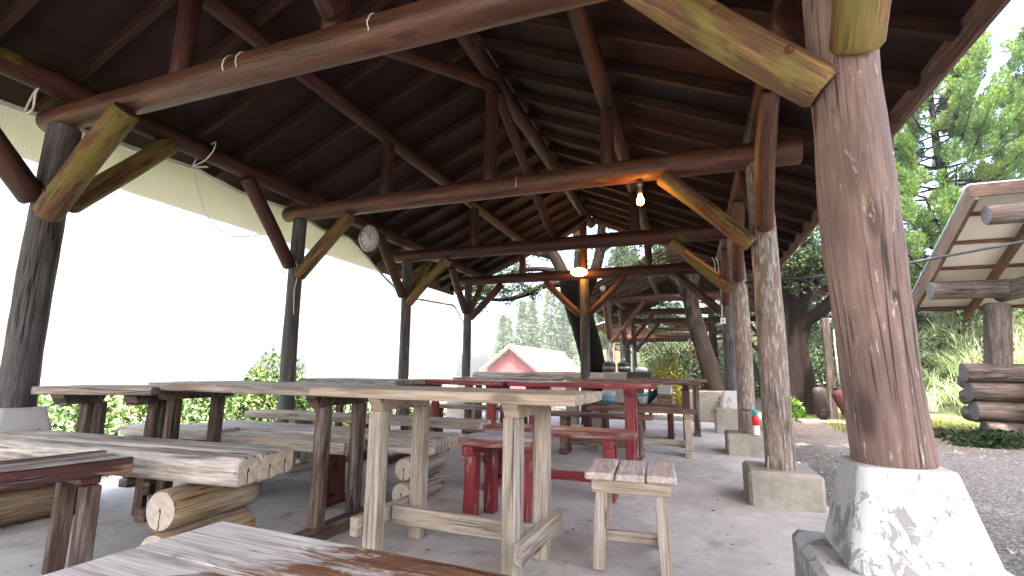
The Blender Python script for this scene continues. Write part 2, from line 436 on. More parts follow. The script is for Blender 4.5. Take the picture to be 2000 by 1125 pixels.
def ground_mat():
    t = NT('gravel_and_soil'); o = t.n('TexCoord').outputs['Object']
    vo = t.n('TexVoronoi', {'Vector': o, 'Scale': 62.0, 'Randomness': 1.0})
    peb = t.mix(t.n('SeparateColor', {0: vo.outputs['Color']}).outputs[0], (.085, .085, .095), (.27, .268, .275))
    peb = t.mix(t.ramp(vo.outputs['Distance'], [(.25, 0.0), (.65, .8)]), peb, (.06, .055, .05))
    n = t.noise(o, .8, 6, .65, .4); n2 = t.noise(o, 14, 5, .75, 1.5)
    soil = t.ramp(n2, [(.3, (.05, .04, .036)), (.55, (.125, .1, .088)), (.72, (.25, .205, .18))])
    sx = t.n('SeparateXYZ', {0: o}).outputs
    # needle litter gathers away from the trodden strip
    band = t.math('ADD', t.math('MULTIPLY', sx[1], .085), t.math('MULTIPLY', sx[0], -.05))
    m = t.ramp(t.math('ADD', n, t.math('SUBTRACT', band, .46)), [(.50, 0.0), (.66, .9)])
    col = t.mix(m, peb, soil)
    gn = t.noise(o, 2.2, 5, .7)
    gl = t.n('MapRange', {0: sx[1], 1: 8.2, 2: 10.2}).outputs[0]
    gx = t.n('MapRange', {0: sx[0], 1: -4.5, 2: -4.75}).outputs[0]
    gg = t.math('MAXIMUM', t.math('MULTIPLY', gl, t.n('MapRange', {0: sx[0], 1: 1.6, 2: 3.2}).outputs[0]), gx)
    gg = t.math('MAXIMUM', gg, t.n('MapRange', {0: sx[1], 1: 20., 2: 26.}).outputs[0])
    gm = t.ramp(t.math('ADD', t.math('MULTIPLY', gg, .8), t.math('SUBTRACT', gn, .5)), [(.3, 0.0), (.55, 1.0)])
    gc = t.mix(t.noise(o, 25, 4, .7), (.07, .075, .04), (.155, .155, .09))
    col = t.mix(gm, col, gc)
    h = t.math('SUBTRACT', t.math('MULTIPLY', n2, .5), t.math('MULTIPLY', vo.outputs['Distance'], t.math('SUBTRACT', 1.0, m)))
    return t.end(t.bsdf(col, .95, t.bump(h, .6, .012), .2))
M['ground'] = ground_mat()

# ------------------------------------------------------------------ ground, slab
gb = MB()
nx, ny = 60, 60
xs = [-260+520*(i/nx) for i in range(nx+1)]; ys = [-40+400*(j/ny) for j in range(ny+1)]
def terrain(x, y):
    if y < 22: return -.035
    s = min(1, (y-22)/30)
    return -.035-1.5*s*(1 if x < 0 else max(0, 1-x/12))+.12*noise.noise(V((x*.05, y*.05, 0)))*s
ys = sorted(set([-30, -15, 0, 10, 18, 22]+[22+3*i for i in range(1, 14)]+[70, 100, 150]))
xs = sorted(set([-120, -90, -60, -40]+[-40+4*i for i in range(1, 21)]+[60, 80]))
vs = [(x, y, terrain(x, y)) for y in ys for x in xs]
w_ = len(xs)
gb.add(vs, [[j*w_+i, j*w_+i+1, (j+1)*w_+i+1, (j+1)*w_+i] for j in range(len(ys)-1) for i in range(w_-1)], vs, 0, True)
kind(gb.build('ground', M['ground']), 'structure')
fb = MB(); fb.box((-1.855, 2.7, -.03), (5.4, 14.0, .06), bev=.008)
kind(fb.build('concrete_floor', M['floor']), 'structure')

# ------------------------------------------------------------------ the log pavilion
XL, XR, MID = -3.99, .565, -1.713
FY = [1.837, 4.008, 6.179, 8.351]
Y0R, Y1R = -4.6, 9.22  # roof run on unseen behind the viewer to cut the front light
pav = thing('log_pavilion', 'open log pavilion with dark red gable roof sheltering the rows of tables and benches', 'pavilion', (0, 0, 0))
SM = lambda k: [M[k], M['stain_end']]
EAX, EAZ = 3.03, 2.53         # half width to the eave, underside of rafters there
RZ = 3.86                     # rafter underside at the ridge
SL = (RZ-EAZ)/EAX
# roof decks
for sg, nm in ((-1, 'left'), (1, 'right')):
    a = V((MID, 0, RZ+.085)); b = V((MID+sg*(EAX+.03), 0, EAZ+.085-.03*SL))
    d = (b-a); L = d.length; x = d.normalized(); y = V((0, 1, 0)); z = x.cross(y)
    if z.z < 0: z = -z; y = -y
    Mx = Matrix((x, y, z)).transposed()
    mb = MB(); mb.box((a+b)/2+z*.009+V((0, (Y0R+Y1R)/2, 0)), (L, Y1R-Y0R, .018), Mx, .002, 0, 1)
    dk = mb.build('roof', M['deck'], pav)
    mb = MB(); mb.box((a+b)/2+z*.026+x*.02+V((0, (Y0R+Y1R)/2, 0)), (L+.05, Y1R-Y0R+.08, .012), Mx, .002, 0, 0)
    mb.build('roof_sheet', M['tin'], dk)
    # rafters
    yy = Y0R+.12; k = 0
    while yy < Y1R-.05:
        mb = MB(); mb.bar(V((MID+sg*.03, yy, RZ+.04-.03*SL)), V((MID+sg*EAX, yy, EAZ+.04)), .045, .085, bev=.003)
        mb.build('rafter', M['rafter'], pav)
        yy += .452; k += 1
    mb = MB(); mb.box((MID+sg*(EAX+.018), (Y0R+Y1R)/2, EAZ+.012), (.03, Y1R-Y0R+.04, .15), bev=.003)
    mb.build('fascia', M['fascia'], pav)
    for yb in (Y0R-.022, Y1R+.022):
        mb = MB(); mb.bar(V((MID+sg*.0, yb, RZ+.03)), V((MID+sg*(EAX), yb, EAZ+.03)), .03, .15, bev=.003)
        mb.build('bargeboard', M['fascia'], pav)
# longitudinal logs
for X, z, r, nm in ((XL, 2.79, .085, 'wall_plate'), (XR, 2.79, .09, 'wall_plate'), (-2.885, 3.275, .072, 'purlin'), (-.6, 3.265, .075, 'purlin'), (MID, 3.745, .085, 'ridge_beam')):
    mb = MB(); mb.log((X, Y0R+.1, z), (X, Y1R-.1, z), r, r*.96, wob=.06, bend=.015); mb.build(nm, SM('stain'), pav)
# unseen bays added behind the viewer, under the roof lengthened to block light
for yb in (FY[0]-2.171, FY[0]-4.342):
    for X in (XL, XR):
        mb = MB(); mb.log((X, yb, -.01), (X, yb, 2.52), .1, .09, seg=20); mb.build('post', [M['post_dark'], M['stain_end']], pav)
    mb = MB(); mb.log((XL-.2, yb, 2.585), (XR+.24, yb, 2.585), .083, .104, seg=22); mb.build('tie_beam', SM('beam'), pav)
# tie beams with their struts
for i, y in enumerate(FY):
    mb = MB(); mb.log((XL-.2, y, 2.585), (XR+.24+(.06 if i == 1 else 0), y, 2.585), .083, .104, seg=22, wob=.05, bend=.012)
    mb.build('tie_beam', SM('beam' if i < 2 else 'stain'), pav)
    for X, zt in ((-2.88, 3.23), (-.6, 3.21)):
        mb = MB(); mb.log((X, y, 2.66), (X, y, zt), .062, .06); mb.build('strut', SM('stain'), pav)
    if i != 2:
        mb = MB(); mb.log((MID, y, 2.66), (MID, y, 3.68), .066, .062); mb.build('king_post', SM('stain'), pav)
for (ya, za, yb, zb) in ((FY[0], 2.7, FY[1], 3.62), (FY[2], 2.7, FY[1], 3.62), (FY[2], 2.7, FY[3], 3.62), (FY[0], 2.72, .75, 3.4)):
    mb = MB(); mb.log((MID+.03, ya+(.05 if yb > ya else -.05), za), (MID+.03, yb+(-.05 if yb > ya else .05), zb), .055, .052); mb.build('ridge_brace', SM('stain'), pav)
# posts, braces, footings
def brace(p0, p1, r, mat):
    mb = MB(); mb.log(p0, p1, r, r*1.03, seg=16, wob=.07, bend=.012, bev=.02); mb.build('brace', SM(mat), pav)
def frustum(cx, cy, z0, z1, h0, h1, wob=.0):
    def ring(h, z):
        c = h*.14; out = []
        for sx, sy in ((-1, -1), (1, -1), (1, 1), (-1, 1)):
            a = (sx*h, sy*(h-c)); b = (sx*(h-c), sy*h)
            out += [a, b] if sx*sy > 0 else [b, a]
        return [(cx+p[0]+random.uniform(-wob, wob), cy+p[1]+random.uniform(-wob, wob), z) for p in out]
    return ring(h0, z0), ring(h1, z1)
def footing(x, y, white):
    if white:
        mb = MB(); mb.box((x+.0, y-.02, .16), (.52, .5, .4), bev=.02)
        b = mb.build('base_block', M['block'] if y > 5 else M['basepaint'], None)
        b.parent = pav
        # object-space origin at the foot so that the paint wear sits where it should
        mb = MB(); bo, to = frustum(0, 0, 0, .275, .178, .118, .004); mb.prism(bo, to)
        o = mb.build('plinth', M['whitepaint'], pav); o.location = (x, y, .36 if y < 5 else .345)
        bm_bevel(o, .012)
    else:
        mb = MB(); mb.box((x, y+.07, .085), (.46, .46, .29), bev=.022)
        mb.build('footing', M['block'], pav)
def bm_bevel(o, w):
    m = o.modifiers.new('b', 'BEVEL'); m.width = w; m.segments = 2; m.limit_method = 'ANGLE'
def basepaint():
    t = NT('paint_splashed_concrete'); o = t.n('TexCoord').outputs['Object']
    n = t.noise(o, 15, 8, .76, .8); g = t.n('NewGeometry').outputs['Normal']
    up = t.n('SeparateXYZ', {0: g}).outputs[2]
    f = t.math('ADD', n, t.math('MULTIPLY', up, .13))
    msk = t.ramp(f, [(.545, 0.0), (.575, 1.0)])
    gr = t.ramp(t.noise(o, 30, 5, .7), [(.3, (.2, .195, .19)), (.7, (.38, .37, .36))])
    return t.end(t.bsdf(t.mix(msk, gr, (.5, .51, .52)), .85, t.bump(t.math('ADD', n, msk), .5, .004), .25))
M['basepaint'] = basepaint()
for i, y in enumerate(FY):
    for X in (XL, XR):
        left = X < 0
        white = i in (0, 3)
        z0 = .63 if (white and i == 0) else (.61 if white else .225)
        yy = y if white else y+.04
        if left: r0, r1, mt = ((.098, .088, 'post_dark') if i == 0 else (.08, .072, 'post_dark'))
        else: r0, r1, mt = [(.107, .1, 'post_red'), (.1, .088, 'post_pale'), (.092, .085, 'post_pale'), (.09, .085, 'post_dark')][i]
        mb = MB(); mb.log((X, yy, z0), (X, y, 2.52), r0, r1, seg=26, wob=.085 if i == 0 else .06, bend=.02, rings=26, bulge=.09 if (i == 0 and not left) else 0)
        mb.build('post', [M[mt], M['stain_end']], pav)
        footing(X, y, white)
        s = 1 if left else -1
        br = .078 if i == 0 else .066
        moss = 'brace'
        brace((X+s*.09, y-.055, 1.855), (X+s*.72, y-.045, 2.49), br, ('lichen' if (i == 0 and not left) else moss) if i < 3 else 'stain')
        # braces along the wall plate, towards the front and towards the back
        bx = X
        brace((bx, y-.085, 1.96), (bx, y-.72, 2.72), br*1.0, 'stain' if left else ('lichen' if i == 0 else 'beam'))
        if not left or i < 2:
            for q in ((X+s*.42, y-.045-br-.002, 2.2), (X+s*.2, y-.05-br-.002, 1.985)):
                mb = MB(); mb.lathe([(.016, -.012), (.016, .006), (.009, .007), (.009, .014)], q, 10, axis=Matrix(((1, 0, 0), (0, 0, -1), (0, 1, 0)))); mb.build('bolt', M['rust'], pav)
            mb = MB(); mb.lathe([(.02, -.012), (.02, .004), (.011, .005), (.011, .014)], (bx, y-.36-br*.73, 2.30-br*.69), 10, axis=Matrix(((1, 0, 0), (0, .69, -.73), (0, .73, .69)))); mb.build('bolt', M['rust'], pav)
        brace((bx, y+.085, 1.98), (bx, y+.70, 2.72), br*.95, 'stain' if not left else 'brace')
y = FY[3]
mb = MB(); mb.log((MID, y, -.01), (MID, y, 2.5), .085, .08, seg=22, wob=.05); mb.build('post', [M['post_dark'], M['stain_end']], pav)
brace((MID-.07, y-.04, 1.86), (MID-.72, y-.03, 2.49), .06, 'stain'); brace((MID+.07, y-.04, 1.86), (MID+.72, y-.03, 2.49), .06, 'stain')
# a tie board up at the far gable and the log seat-back between the far posts
mb = MB(); mb.log((-3.84, 8.37, .79), (-1.42, 8.37, .80), .062, .07, seg=16); 
o = mb.build('log_rail', [M['logbench'], M['log_end']]); tag(o, 'long grey log rail across the far end, in front of the red cabin', 'rail')
for X in (-3.45, -1.95):
    mb = MB(); mb.box((0, 0, .36), (.2, .18, .73), bev=.012)
    o = mb.build('rail_block', M['block']); o.location = (X, 8.37, 0)
    tag(o, 'concrete block carrying the grey log rail, near the %s' % ('white mesh sheet' if X < -3 else 'middle gable post'), 'block')
# ------------------------------------------------------------------ tables, benches, stool
GT, GB = 'tables set out under the pavilion roof', 'benches set out under the pavilion roof'
def make_table(label, x, y, L, W, z, rz, top, leg, th=.046, nb=4, lx=None, ly=None, ls=.085, bearer=(.07, .06), foot='sledge', lxo=0, stretcher=False, gap=.005, group=GT, splay=0.0, lyo=0, bearmat=None):
    t = thing('picnic_table', label, 'table', (x, y, 0), rz, group)
    lx = lx or L*.36; ly = ly or W*.30
    mb = MB(); bw = W/nb
    for k in range(nb):
        c = -W/2+bw*(k+.5); dl = random.uniform(-.006, .006)
        mb.box((dl, c, z-th/2+random.uniform(-.0015, .0015)), (L, bw-gap, th), bev=.005)
    mb.build('tabletop', M[top], t)
    zb = z-th
    for sx in (-1, 1):
        X = sx*lx+lxo
        mb = MB()
        h = bearer[1]; hw = bearer[0]/2; Y = W/2-.02
        # cross bearer with chamfered ends
        mb.prism([(X-hw, -Y+.04, zb-h), (X+hw, -Y+.04, zb-h), (X+hw, Y-.04, zb-h), (X-hw, Y-.04, zb-h)],
                 [(X-hw, -Y, zb-.001), (X+hw, -Y, zb-.001), (X+hw, Y, zb-.001), (X-hw, Y, zb-.001)])
        mb.build('bearer', M[bearmat or leg], t)
        zf = .07 if foot == 'sledge' else 0
        for sy in (-1, 1):
            mb = MB(); mb.bar((X, sy*(ly+splay)+lyo, zf), (X, sy*ly+lyo, zb-h), ls, ls, up=V((0, 1, 0)), bev=.006)
            mb.build('leg', M[leg], t)
        mb = MB()
        if foot == 'sledge': mb.box((X, lyo, .035), (.085, W*.98, .068), bev=.006)
        else:
            xx = X+sx*(ls/2+.022); mb.box((xx, lyo, .165), (.042, ly*2+ls+.08, .085), bev=.005)
        mb.build('foot_rail', M[leg], t)
    if stretcher:
        mb = MB(); mb.box((lxo, lyo+.0, .165), (2*lx-ls*.0+.045, .04, .085), bev=.005); mb.build('stretcher', M[leg], t)
    return t
def make_bench(label, x, y, L, W, z, rz, top, leg, th=.04, nb=3, lx=None, ly=None, ls=.075, gap=.008, foot=True, apron=0, group=GB, name='bench', stretcher=False, legmat=None):
    t = thing(name, label, 'bench', (x, y, 0), rz, group)
    lx = lx or L*.36; ly = ly or W*.27
    mb = MB(); bw = W/nb
    for k in range(nb):
        mb.box((random.uniform(-.008, .008), -W/2+bw*(k+.5), z-th/2+random.uniform(-.002, .002)), (L, bw-gap, th), bev=.006)
    mb.build('seat', M[top], t)
    if apron:
        for sy in (-1, 1):
            mb = MB(); mb.box((0, sy*(W/2+.012), z-apron/2+.002), (L+.01, .032, apron), bev=.005); mb.build('side_rail', M[leg], t)
    for sx in (-1, 1):
        X = sx*lx
        mb = MB(); mb.box((X, 0, z-th-.03), (.075, W-.03, .058), bev=.005); mb.build('bearer', M[leg], t)
        for sy in (-1, 1):
            mb = MB(); mb.bar((X, sy*(ly+.015), .06 if foot else 0), (X, sy*ly, z-th-.058), ls, ls, up=V((0, 1, 0)), bev=.006); mb.build('leg', M[legmat or leg], t)
        if foot:
            mb = MB(); mb.box((X, 0, .03), (.085, W*1.05, .058), bev=.006); mb.build('foot_rail', M[leg], t)
    if stretcher:
        mb = MB(); mb.box((0, 0, .13), (2*lx-.08, .045, .065), bev=.005); mb.build('stretcher', M[leg], t)
    return t
def log_bench(label, x, y, L, W, z, rz, nl, r, cr, cx, crad, ncr, seed, ends='log_end'):
    random.seed(seed)
    t = thing('log_bench', label, 'bench', (x, y, 0), rz, GB)
    bw = W/nl
    for k in range(nl):
        mb = MB(); c = -W/2+bw*(k+.5)
        mb.log((-L/2+random.uniform(-.03, .03), c, z-r*.8), (L/2+random.uniform(-.02, .02), c, z-r*.8), r, r*1.03, seg=22, wob=.06, bend=.006, flat=.8, sq=min(.97, bw/2/r*1.03), bev=.02)
        mb.build('half_log', [M['logbench'], M[ends]], t)
    for sx in (-1, 1):
        X = sx*cx; zz = z-r*1.8
        for k in range(ncr):
            rr = crad*(1 if k else .97)
            zc = zz-rr-.004-k*2*rr*.97
            mb = MB(); mb.log((X+random.uniform(-.01, .01), -W/2-.03-random.uniform(0, .04), zc), (X, W/2+.03+random.uniform(0, .03), zc), rr, rr*.98, seg=24, wob=.04, bend=.005, bev=.012)
            mb.build('cradle_log', [M[cr], M['log_end_pale']], t)
    return t
random.seed(21)
make_table('pale new softwood table with H-shaped stretcher, standing right behind the varnished table', -1.14, 2.25, 1.42, .52, .80, R(-3), 'newwood', 'graywood', nb=3, lx=.36, ly=.185, ls=.074, foot='bar', lxo=.05, stretcher=True, gap=.012, bearmat='newwood')
make_table('dark weathered table butting against the pale new table, log bench pulled up before it', -2.42, 2.34, 1.42, .57, .80, 0, 'toppale', 'darkwood', lx=.585, ly=.15, lxo=-.06, ls=.066)
make_table('small dark table with leaning legs in front of the leftmost post', -3.375, 2.03, .66, .40, .772, R(25), 'toppale', 'darkwood', lx=.2, ly=.055, lyo=.12, ls=.055, foot='none_', nb=3, splay=.02)
make_table('worn grey table at the left, beside the second dark post and the mesh sheet', -3.2, 4.25, 1.15, .55, .79, 0, 'toppale', 'darkwood', ls=.065)
make_table('red painted table standing left of its twin, nearer the mesh sheet', -2.36, 4.86, 1.18, .6, .785, 0, 'red', 'red', ls=.075)
make_table('red painted table with thick red legs, right one of the pair', -1.03, 4.86, 1.38, .62, .785, 0, 'red', 'red', ls=.085, lx=.47, ly=.12)
make_table('brown table with reddish legs in the row behind the red tables', -.70, 6.65, 1.58, .62, .785, 0, 'olddark', 'maroon', ls=.09, lx=.62, ly=.14)
make_table('grey table at the back, half hidden behind the left red table', -2.5, 6.65, 1.5, .6, .785, 0, 'toppale', 'darkwood', ls=.085)
make_table('farthest dark table, beside the leaning mossy trunk', -.35, 7.75, 1.1, .5, .80, 0, 'olddark', 'darkwood', ls=.085)

t = thing('low_table', 'broad low table with peeling white and orange-brown varnish, nearest of all the tables', 'table', (-.40, .655, 0), R(-2.5), GT)
mb = MB()
for k in range(3): mb.box((0, -.2133+.2133*k, .4775), (1.58, .2085, .045), bev=.0025)
mb.build('tabletop', M['fgtop'], t)
for sx in (-1, 1):
    mb = MB(); mb.box((sx*.6, 0, .424), (.08, .58, .06), bev=.005); mb.build('bearer', M['darkwood'], t)
    for sy in (-1, 1):
        mb = MB(); mb.box((sx*.6, sy*.2, .197), (.09, .09, .394), bev=.006); mb.build('leg', M['darkwood'], t)

random.seed(5)
log_bench('big bench of three flattened silver logs on stacked round logs, nearest log bench', -2.96, 1.79, 2.13, .37, .50, R(3), 3, .077, 'cradle', .72, .092, 2, 11)
log_bench('silver log bench with saw-grooved ends, farther back beyond the dark weathered table', -2.75, 3.12, 2.26, .38, .445, 0, 4, .072, 'graywood', .93, .077, 2, 12, 'log_end')
random.seed(31)
make_bench('slatted bench with glossy maroon side rails, running off at the left', -2.60, 1.03, 1.05, .27, .50, R(78), 'toppale', 'maroon', nb=5, apron=.065, gap=.026, lx=.40, ly=.128, ls=.062, foot=False, legmat='darkwood')
make_bench('old grey plank bench hard by the hedge, behind the small dark table', -3.72, 2.72, .9, .26, .44, R(4), 'logbench', 'darkwood', nb=1, th=.07)
make_bench('brown-ended plank bench tucked under the far side of the dark weathered table', -2.68, 2.77, 1.12, .22, .42, 0, 'graywood', 'maroon', nb=2, th=.075, lx=.38)
make_bench('long grey slatted bench on footed legs, behind the grooved log bench', -2.7, 3.56, 2.34, .26, .50, R(1), 'graywood', 'graywood', nb=3, lx=.62, ly=.08, th=.055)
make_bench('short red stool-like bench with peeling red legs, nearest red seat', -1.09, 2.89, .46, .45, .50, R(-2), 'redtop', 'red', nb=3, lx=.165, ly=.13, foot=False, th=.045, gap=.004)
make_bench('long red bench with worn seat just behind the short red one', -1.03, 3.68, 1.27, .3, .47, R(1), 'redtop', 'red', nb=2, lx=.45, ly=.09, th=.05, stretcher=True, gap=.005)
make_bench('dark brown bench in front of the brown back table, left end under the red table', -.95, 5.42, 1.1, .25, .44, 0, 'olddark', 'olddark', nb=2, stretcher=True)
make_bench('reddish brown bench with bleached legs along the aisle, before the brown back table', -.56, 5.78, 1.18, .28, .49, 0, 'olddark', 'graywood', nb=2, lx=.5, stretcher=True)
make_bench('dark bench behind the brown back table, near the middle gable post', -.75, 7.2, 1.25, .26, .45, 0, 'olddark', 'maroon', nb=2)
make_bench('pale-topped bench behind the left red table', -2.5, 5.6, 1.6, .3, .46, 0, 'toppale', 'darkwood', nb=3)
make_bench('dark bench in front of the left red table, beside the mesh sheet', -2.7, 4.12, 1.2, .24, .45, R(-2), 'olddark', 'darkwood', nb=2)

t = thing('stool', 'small square stool with three pale boards, alone at the right', 'stool', (-.305, 2.585, 0), R(4))
mb = MB()
for k in range(3): mb.box((-.141+.141*k, 0, .41+(-.002 if k == 1 else 0)), (.134, .40, .034), bev=.007, axis=1)
mb.build('seat', M['stooltop'], t)
for sy in (-1, 1):
    mb = MB(); mb.box((0, sy*.155, .362), (.36, .035, .06), bev=.004); mb.build('apron', M['graywood'], t)
for sx in (-1, 1):
    mb = MB(); mb.box((sx*.15, 0, .362), (.035, .27, .058), bev=.004); mb.build('apron', M['graywood'], t)
    for sy in (-1, 1):
        mb = MB(); mb.bar((sx*.15, sy*.18, 0), (sx*.132, sy*.135, .392), .055, .055, up=V((0, 1, 0)), bev=.004); mb.build('leg', M['graywood'], t)
    mb = MB(); mb.box((sx*.145, 0, .115), (.03, .285, .045), bev=.003); mb.build('stretcher', M['graywood'], t)
mb = MB(); mb.box((0, -.12, .135), (.25, .03, .045), bev=.003); mb.build('stretcher', M['graywood'], t)

# ------------------------------------------------------------------ mesh sheet on the left
def sheet_mat():
    t = NT('white_mesh_sheet'); o = t.n('TexCoord').outputs['Object']; sx = t.n('SeparateXYZ', {0: o}).outputs
    def thread(c, f): return t.math('GREATER_THAN', t.math('SINE', t.math('MULTIPLY', c, f)), .35)
    th = t.math('MAXIMUM', thread(sx[1], 300.), thread(sx[2], 300.))
    n = t.noise(o, 3.0, 4, .6)
    col = t.mix(n, (.86, .86, .85), (.94, .94, .93))
    d = t.n('BsdfDiffuse', {'Color': col}).outputs[0]; tl = t.n('BsdfTranslucent', {'Color': col}).outputs[0]
    ms = t.n('MixShader', {0: .62, 1: d, 2: tl}).outputs[0]
    tr = t.n('BsdfTransparent', {'Color': (1, 1, 1, 1)}).outputs[0]
    fac = t.math('MULTIPLY_ADD', th, .10, .60)
    return t.end(t.n('MixShader', {0: fac, 1: tr, 2: ms}).outputs[0])
M['sheet'] = sheet_mat()
M['hem'] = plain('sheet_hem', (.62, .62, .56), .8, .2, 0, .1)
def interp(tab, q):
    for (a, va), (b, vb) in zip(tab, tab[1:]):
        if q <= b: return va+(vb-va)*max(0, (q-a)/(b-a))
    return tab[-1][1]
TOP = [(.2, 2.62), (1.62, 2.62), (2.89, 2.71), (3.4, 2.66), (4.1, 2.69), (4.6, 2.60), (5.1, 2.64), (5.45, 2.48), (5.84, 2.30), (6.3, 2.1), (6.62, 2.04), (7.3, 2.08), (8.2, 2.12), (8.6, 1.86), (8.95, 1.62)]
def sheet(name, label, yl, yr, zb, nu, nv, seed):
    vs = []; top = []
    for i in range(nu+1):
        for j in range(nv+1):
            v = j/nv
            # top at v=1; side edges hang in from their corners
            a = interp(yl, v); b = interp(yr, v); y = a+(b-a)*i/nu
            zt = interp(TOP, y); z = zb+(zt-zb)*v
            x = -4.21+.05*noise.noise(V((y*1.3+seed, z*.6, seed)))*(1-.5*v)+.018*noise.noise(V((y*6+seed, z*1.5, 3)))
            x -= .10*(1-v)
            vs.append((x, y, z))
        top.append(vs[-1])
    fs = [[i*(nv+1)+j, (i+1)*(nv+1)+j, (i+1)*(nv+1)+j+1, i*(nv+1)+j+1] for i in range(nu) for j in range(nv)]
    mb = MB(); mb.add(vs, fs, vs, 0, True); o = mb.build(name, M['sheet']); tag(o, label, 'sheet', 'white mesh sheets along the open side')
    mb = MB()
    hv = []
    for p in top: hv += [(p[0]+.006, p[1], p[2]), (p[0]+.006, p[1], p[2]-.035), (p[0]-.006, p[1], p[2]-.035), (p[0]-.006, p[1], p[2])]
    n = len(top)
    mb.add(hv, [[4*i+k, 4*(i+1)+k, 4*(i+1)+(k+1) % 4, 4*i+(k+1) % 4] for i in range(n-1) for k in range(4)], hv)
    mb.build('hem', M['hem'], o)
    return o
sheet('mesh_sheet', 'long white mesh sheet hung from the eave between the first two dark posts', [(0, .2), (1, .2)], [(0, 3.66), (.2, 4.02), (.5, 4.18), (1, 4.3)], .70, 60, 24, 1.0)
sheet('mesh_sheet', 'white mesh sheet sagging at its far end, beyond the second dark post', [(0, 4.66), (.25, 4.50), (.6, 4.34), (1, 4.3)], [(0, 8.5), (1, 8.95)], .71, 60, 20, 7.0)

def cord(name, pts, r, mat, label, cat, group=None, seg=6):
    # smooth the path a little
    P = [V(p) for p in pts]; Q = []
    for i in range(len(P)-1):
        p0, p1, p2, p3 = P[max(i-1, 0)], P[i], P[i+1], P[min(i+2, len(P)-1)]
        for k in range(6):
            t = k/6
            Q.append(.5*((2*p1)+(p2-p0)*t+(2*p0-5*p1+4*p2-p3)*t*t+(3*p1-p0-3*p2+p3)*t**3))
    Q.append(P[-1])
    mb = MB(); mb.tube(Q, r, seg); o = mb.build(name, M[mat]); return tag(o, label, cat, group)
def ring_pts(c, r, axis='x', n=14, a0=0, a1=2*math.pi):
    out = []
    for k in range(n+1):
        a = a0+(a1-a0)*k/n
        out.append((c[0]+random.uniform(-.004, .004), c[1]+r*math.cos(a), c[2]+r*math.sin(a)))
    return out
GC = 'cords that tie up the mesh sheets'
cord('tie_cord', [(-4.2, 2.88, 2.66), (-4.12, 2.86, 2.74), (-4.05, 2.9, 2.86), (-3.9, 2.86, 2.88), (-3.89, 2.84, 2.78), (-4.0, 2.85, 2.71), (-4.15, 2.87, 2.69), (-4.1, 2.95, 2.71), (-4.16, 2.99, 2.73), (-4.18, 2.9, 2.69)], .0055, 'cord', 'white cord tied in a bow at the sheet top, beyond the leftmost post', 'cord', GC)
cord('tie_cord', [(-4.2, 1.7, 2.58), (-4.1, 1.70, 2.6), (-4.0, 1.66, 2.68), (-4.03, 1.69, 2.76), (-4.12, 1.70, 2.72), (-4.19, 1.7, 2.6)], .007, 'cord', 'white cord looped round the beam end on top of the leftmost post', 'cord', GC)
cord('tie_cord', [(-4.19, 2.9, 2.66), (-4.17, 3.0, 2.4), (-4.17, 3.12, 2.24), (-4.17, 3.3, 2.16), (-4.17, 3.5, 2.2), (-4.18, 3.7, 2.28)], .005, 'cord', 'thin cord hanging in a slack curve across the first mesh sheet', 'cord', GC)
cord('tie_cord', [(-3.93, 3.93, 2.02), (-3.9, 3.95, 1.9), (-3.91, 3.93, 1.7), (-3.9, 3.94, 1.45)], .004, 'cord', 'thin string hanging down the second dark post from its brace', 'cord', GC)
cord('tie_cord', [(-3.42, 1.76, 1.62), (-3.2, 1.77, 1.9), (-3.02, 1.8, 2.2)], .003, 'cord', 'taut white thread running beside the first mossy brace', 'cord', GC) if False else None
GS = 'white strings wound round the tie beams'
for X, y, rr, lab in ((-2.4, FY[0], .0905, 'white string round the nearest tie beam, left of a close pair'), (-2.3, FY[0], .0905, 'white string round the nearest tie beam, right of a close pair'),
                      (-1.42, FY[0], .0945, 'white string round the nearest tie beam, standing alone near its middle'), (-1.42, FY[1], .0945, 'white string round the tie beam that carries the bare bulb'),
                      (-.95, FY[3], .0965, 'white string round the farthest tie beam, right of the glowing lamp')):
    cord('string', ring_pts((X, y, 2.585), rr, n=10, a0=R(125), a1=R(205)), .0035, 'cord', lab, 'string', GS)

# ------------------------------------------------------------------ clock
cz = thing('wall_clock', 'round white wall clock in a silver rim hanging under the eave beam', 'clock', (-3.86, 5.06, 2.57), 0)
cz.rotation_euler = (R(3), R(6), R(-4))
AX = Matrix(((0, 0, 1), (1, 0, 0), (0, 1, 0)))
mb = MB(); mb.lathe([(.168, -.03), (.178, -.02), (.178, .012), (.17, .018), (.164, .014), (.164, .003)], axis=AX, seg=48); mb.build('rim', plain('clock_rim', (.25, .25, .24), .35, .5, .7, .05), cz)
mb = MB(); mb.lathe([(.1645, -.004), (.1645, .004)], axis=AX, seg=48); mb.build('dial', plain('clock_dial', (.8, .79, .77), .5, .4, 0, .04), cz)
inkm = plain('clock_ink', (.03, .03, .03), .5)
nm = MB()
for h in range(1, 13):
    cu = bpy.data.curves.new('n', 'FONT'); cu.body = str(h); cu.size = .046; cu.align_x = 'CENTER'; cu.align_y = 'CENTER'; cu.extrude = .0008; cu.resolution_u = 3
    ob = bpy.data.objects.new('n', cu); COL.objects.link(ob); bpy.context.view_layer.update()
    me = ob.evaluated_get(bpy.context.evaluated_depsgraph_get()).to_mesh()
    a = R(90-30*h); cx_, cy_ = .133*math.cos(a), .133*math.sin(a)
    pv = [AX @ V((v.co.x+cx_, v.co.y+cy_, v.co.z+.0052)) for v in me.vertices]
    nm.add(pv, [list(p.vertices) for p in me.polygons], pv)
    ob.to_mesh_clear(); bpy.data.objects.remove(ob); bpy.data.curves.remove(cu)
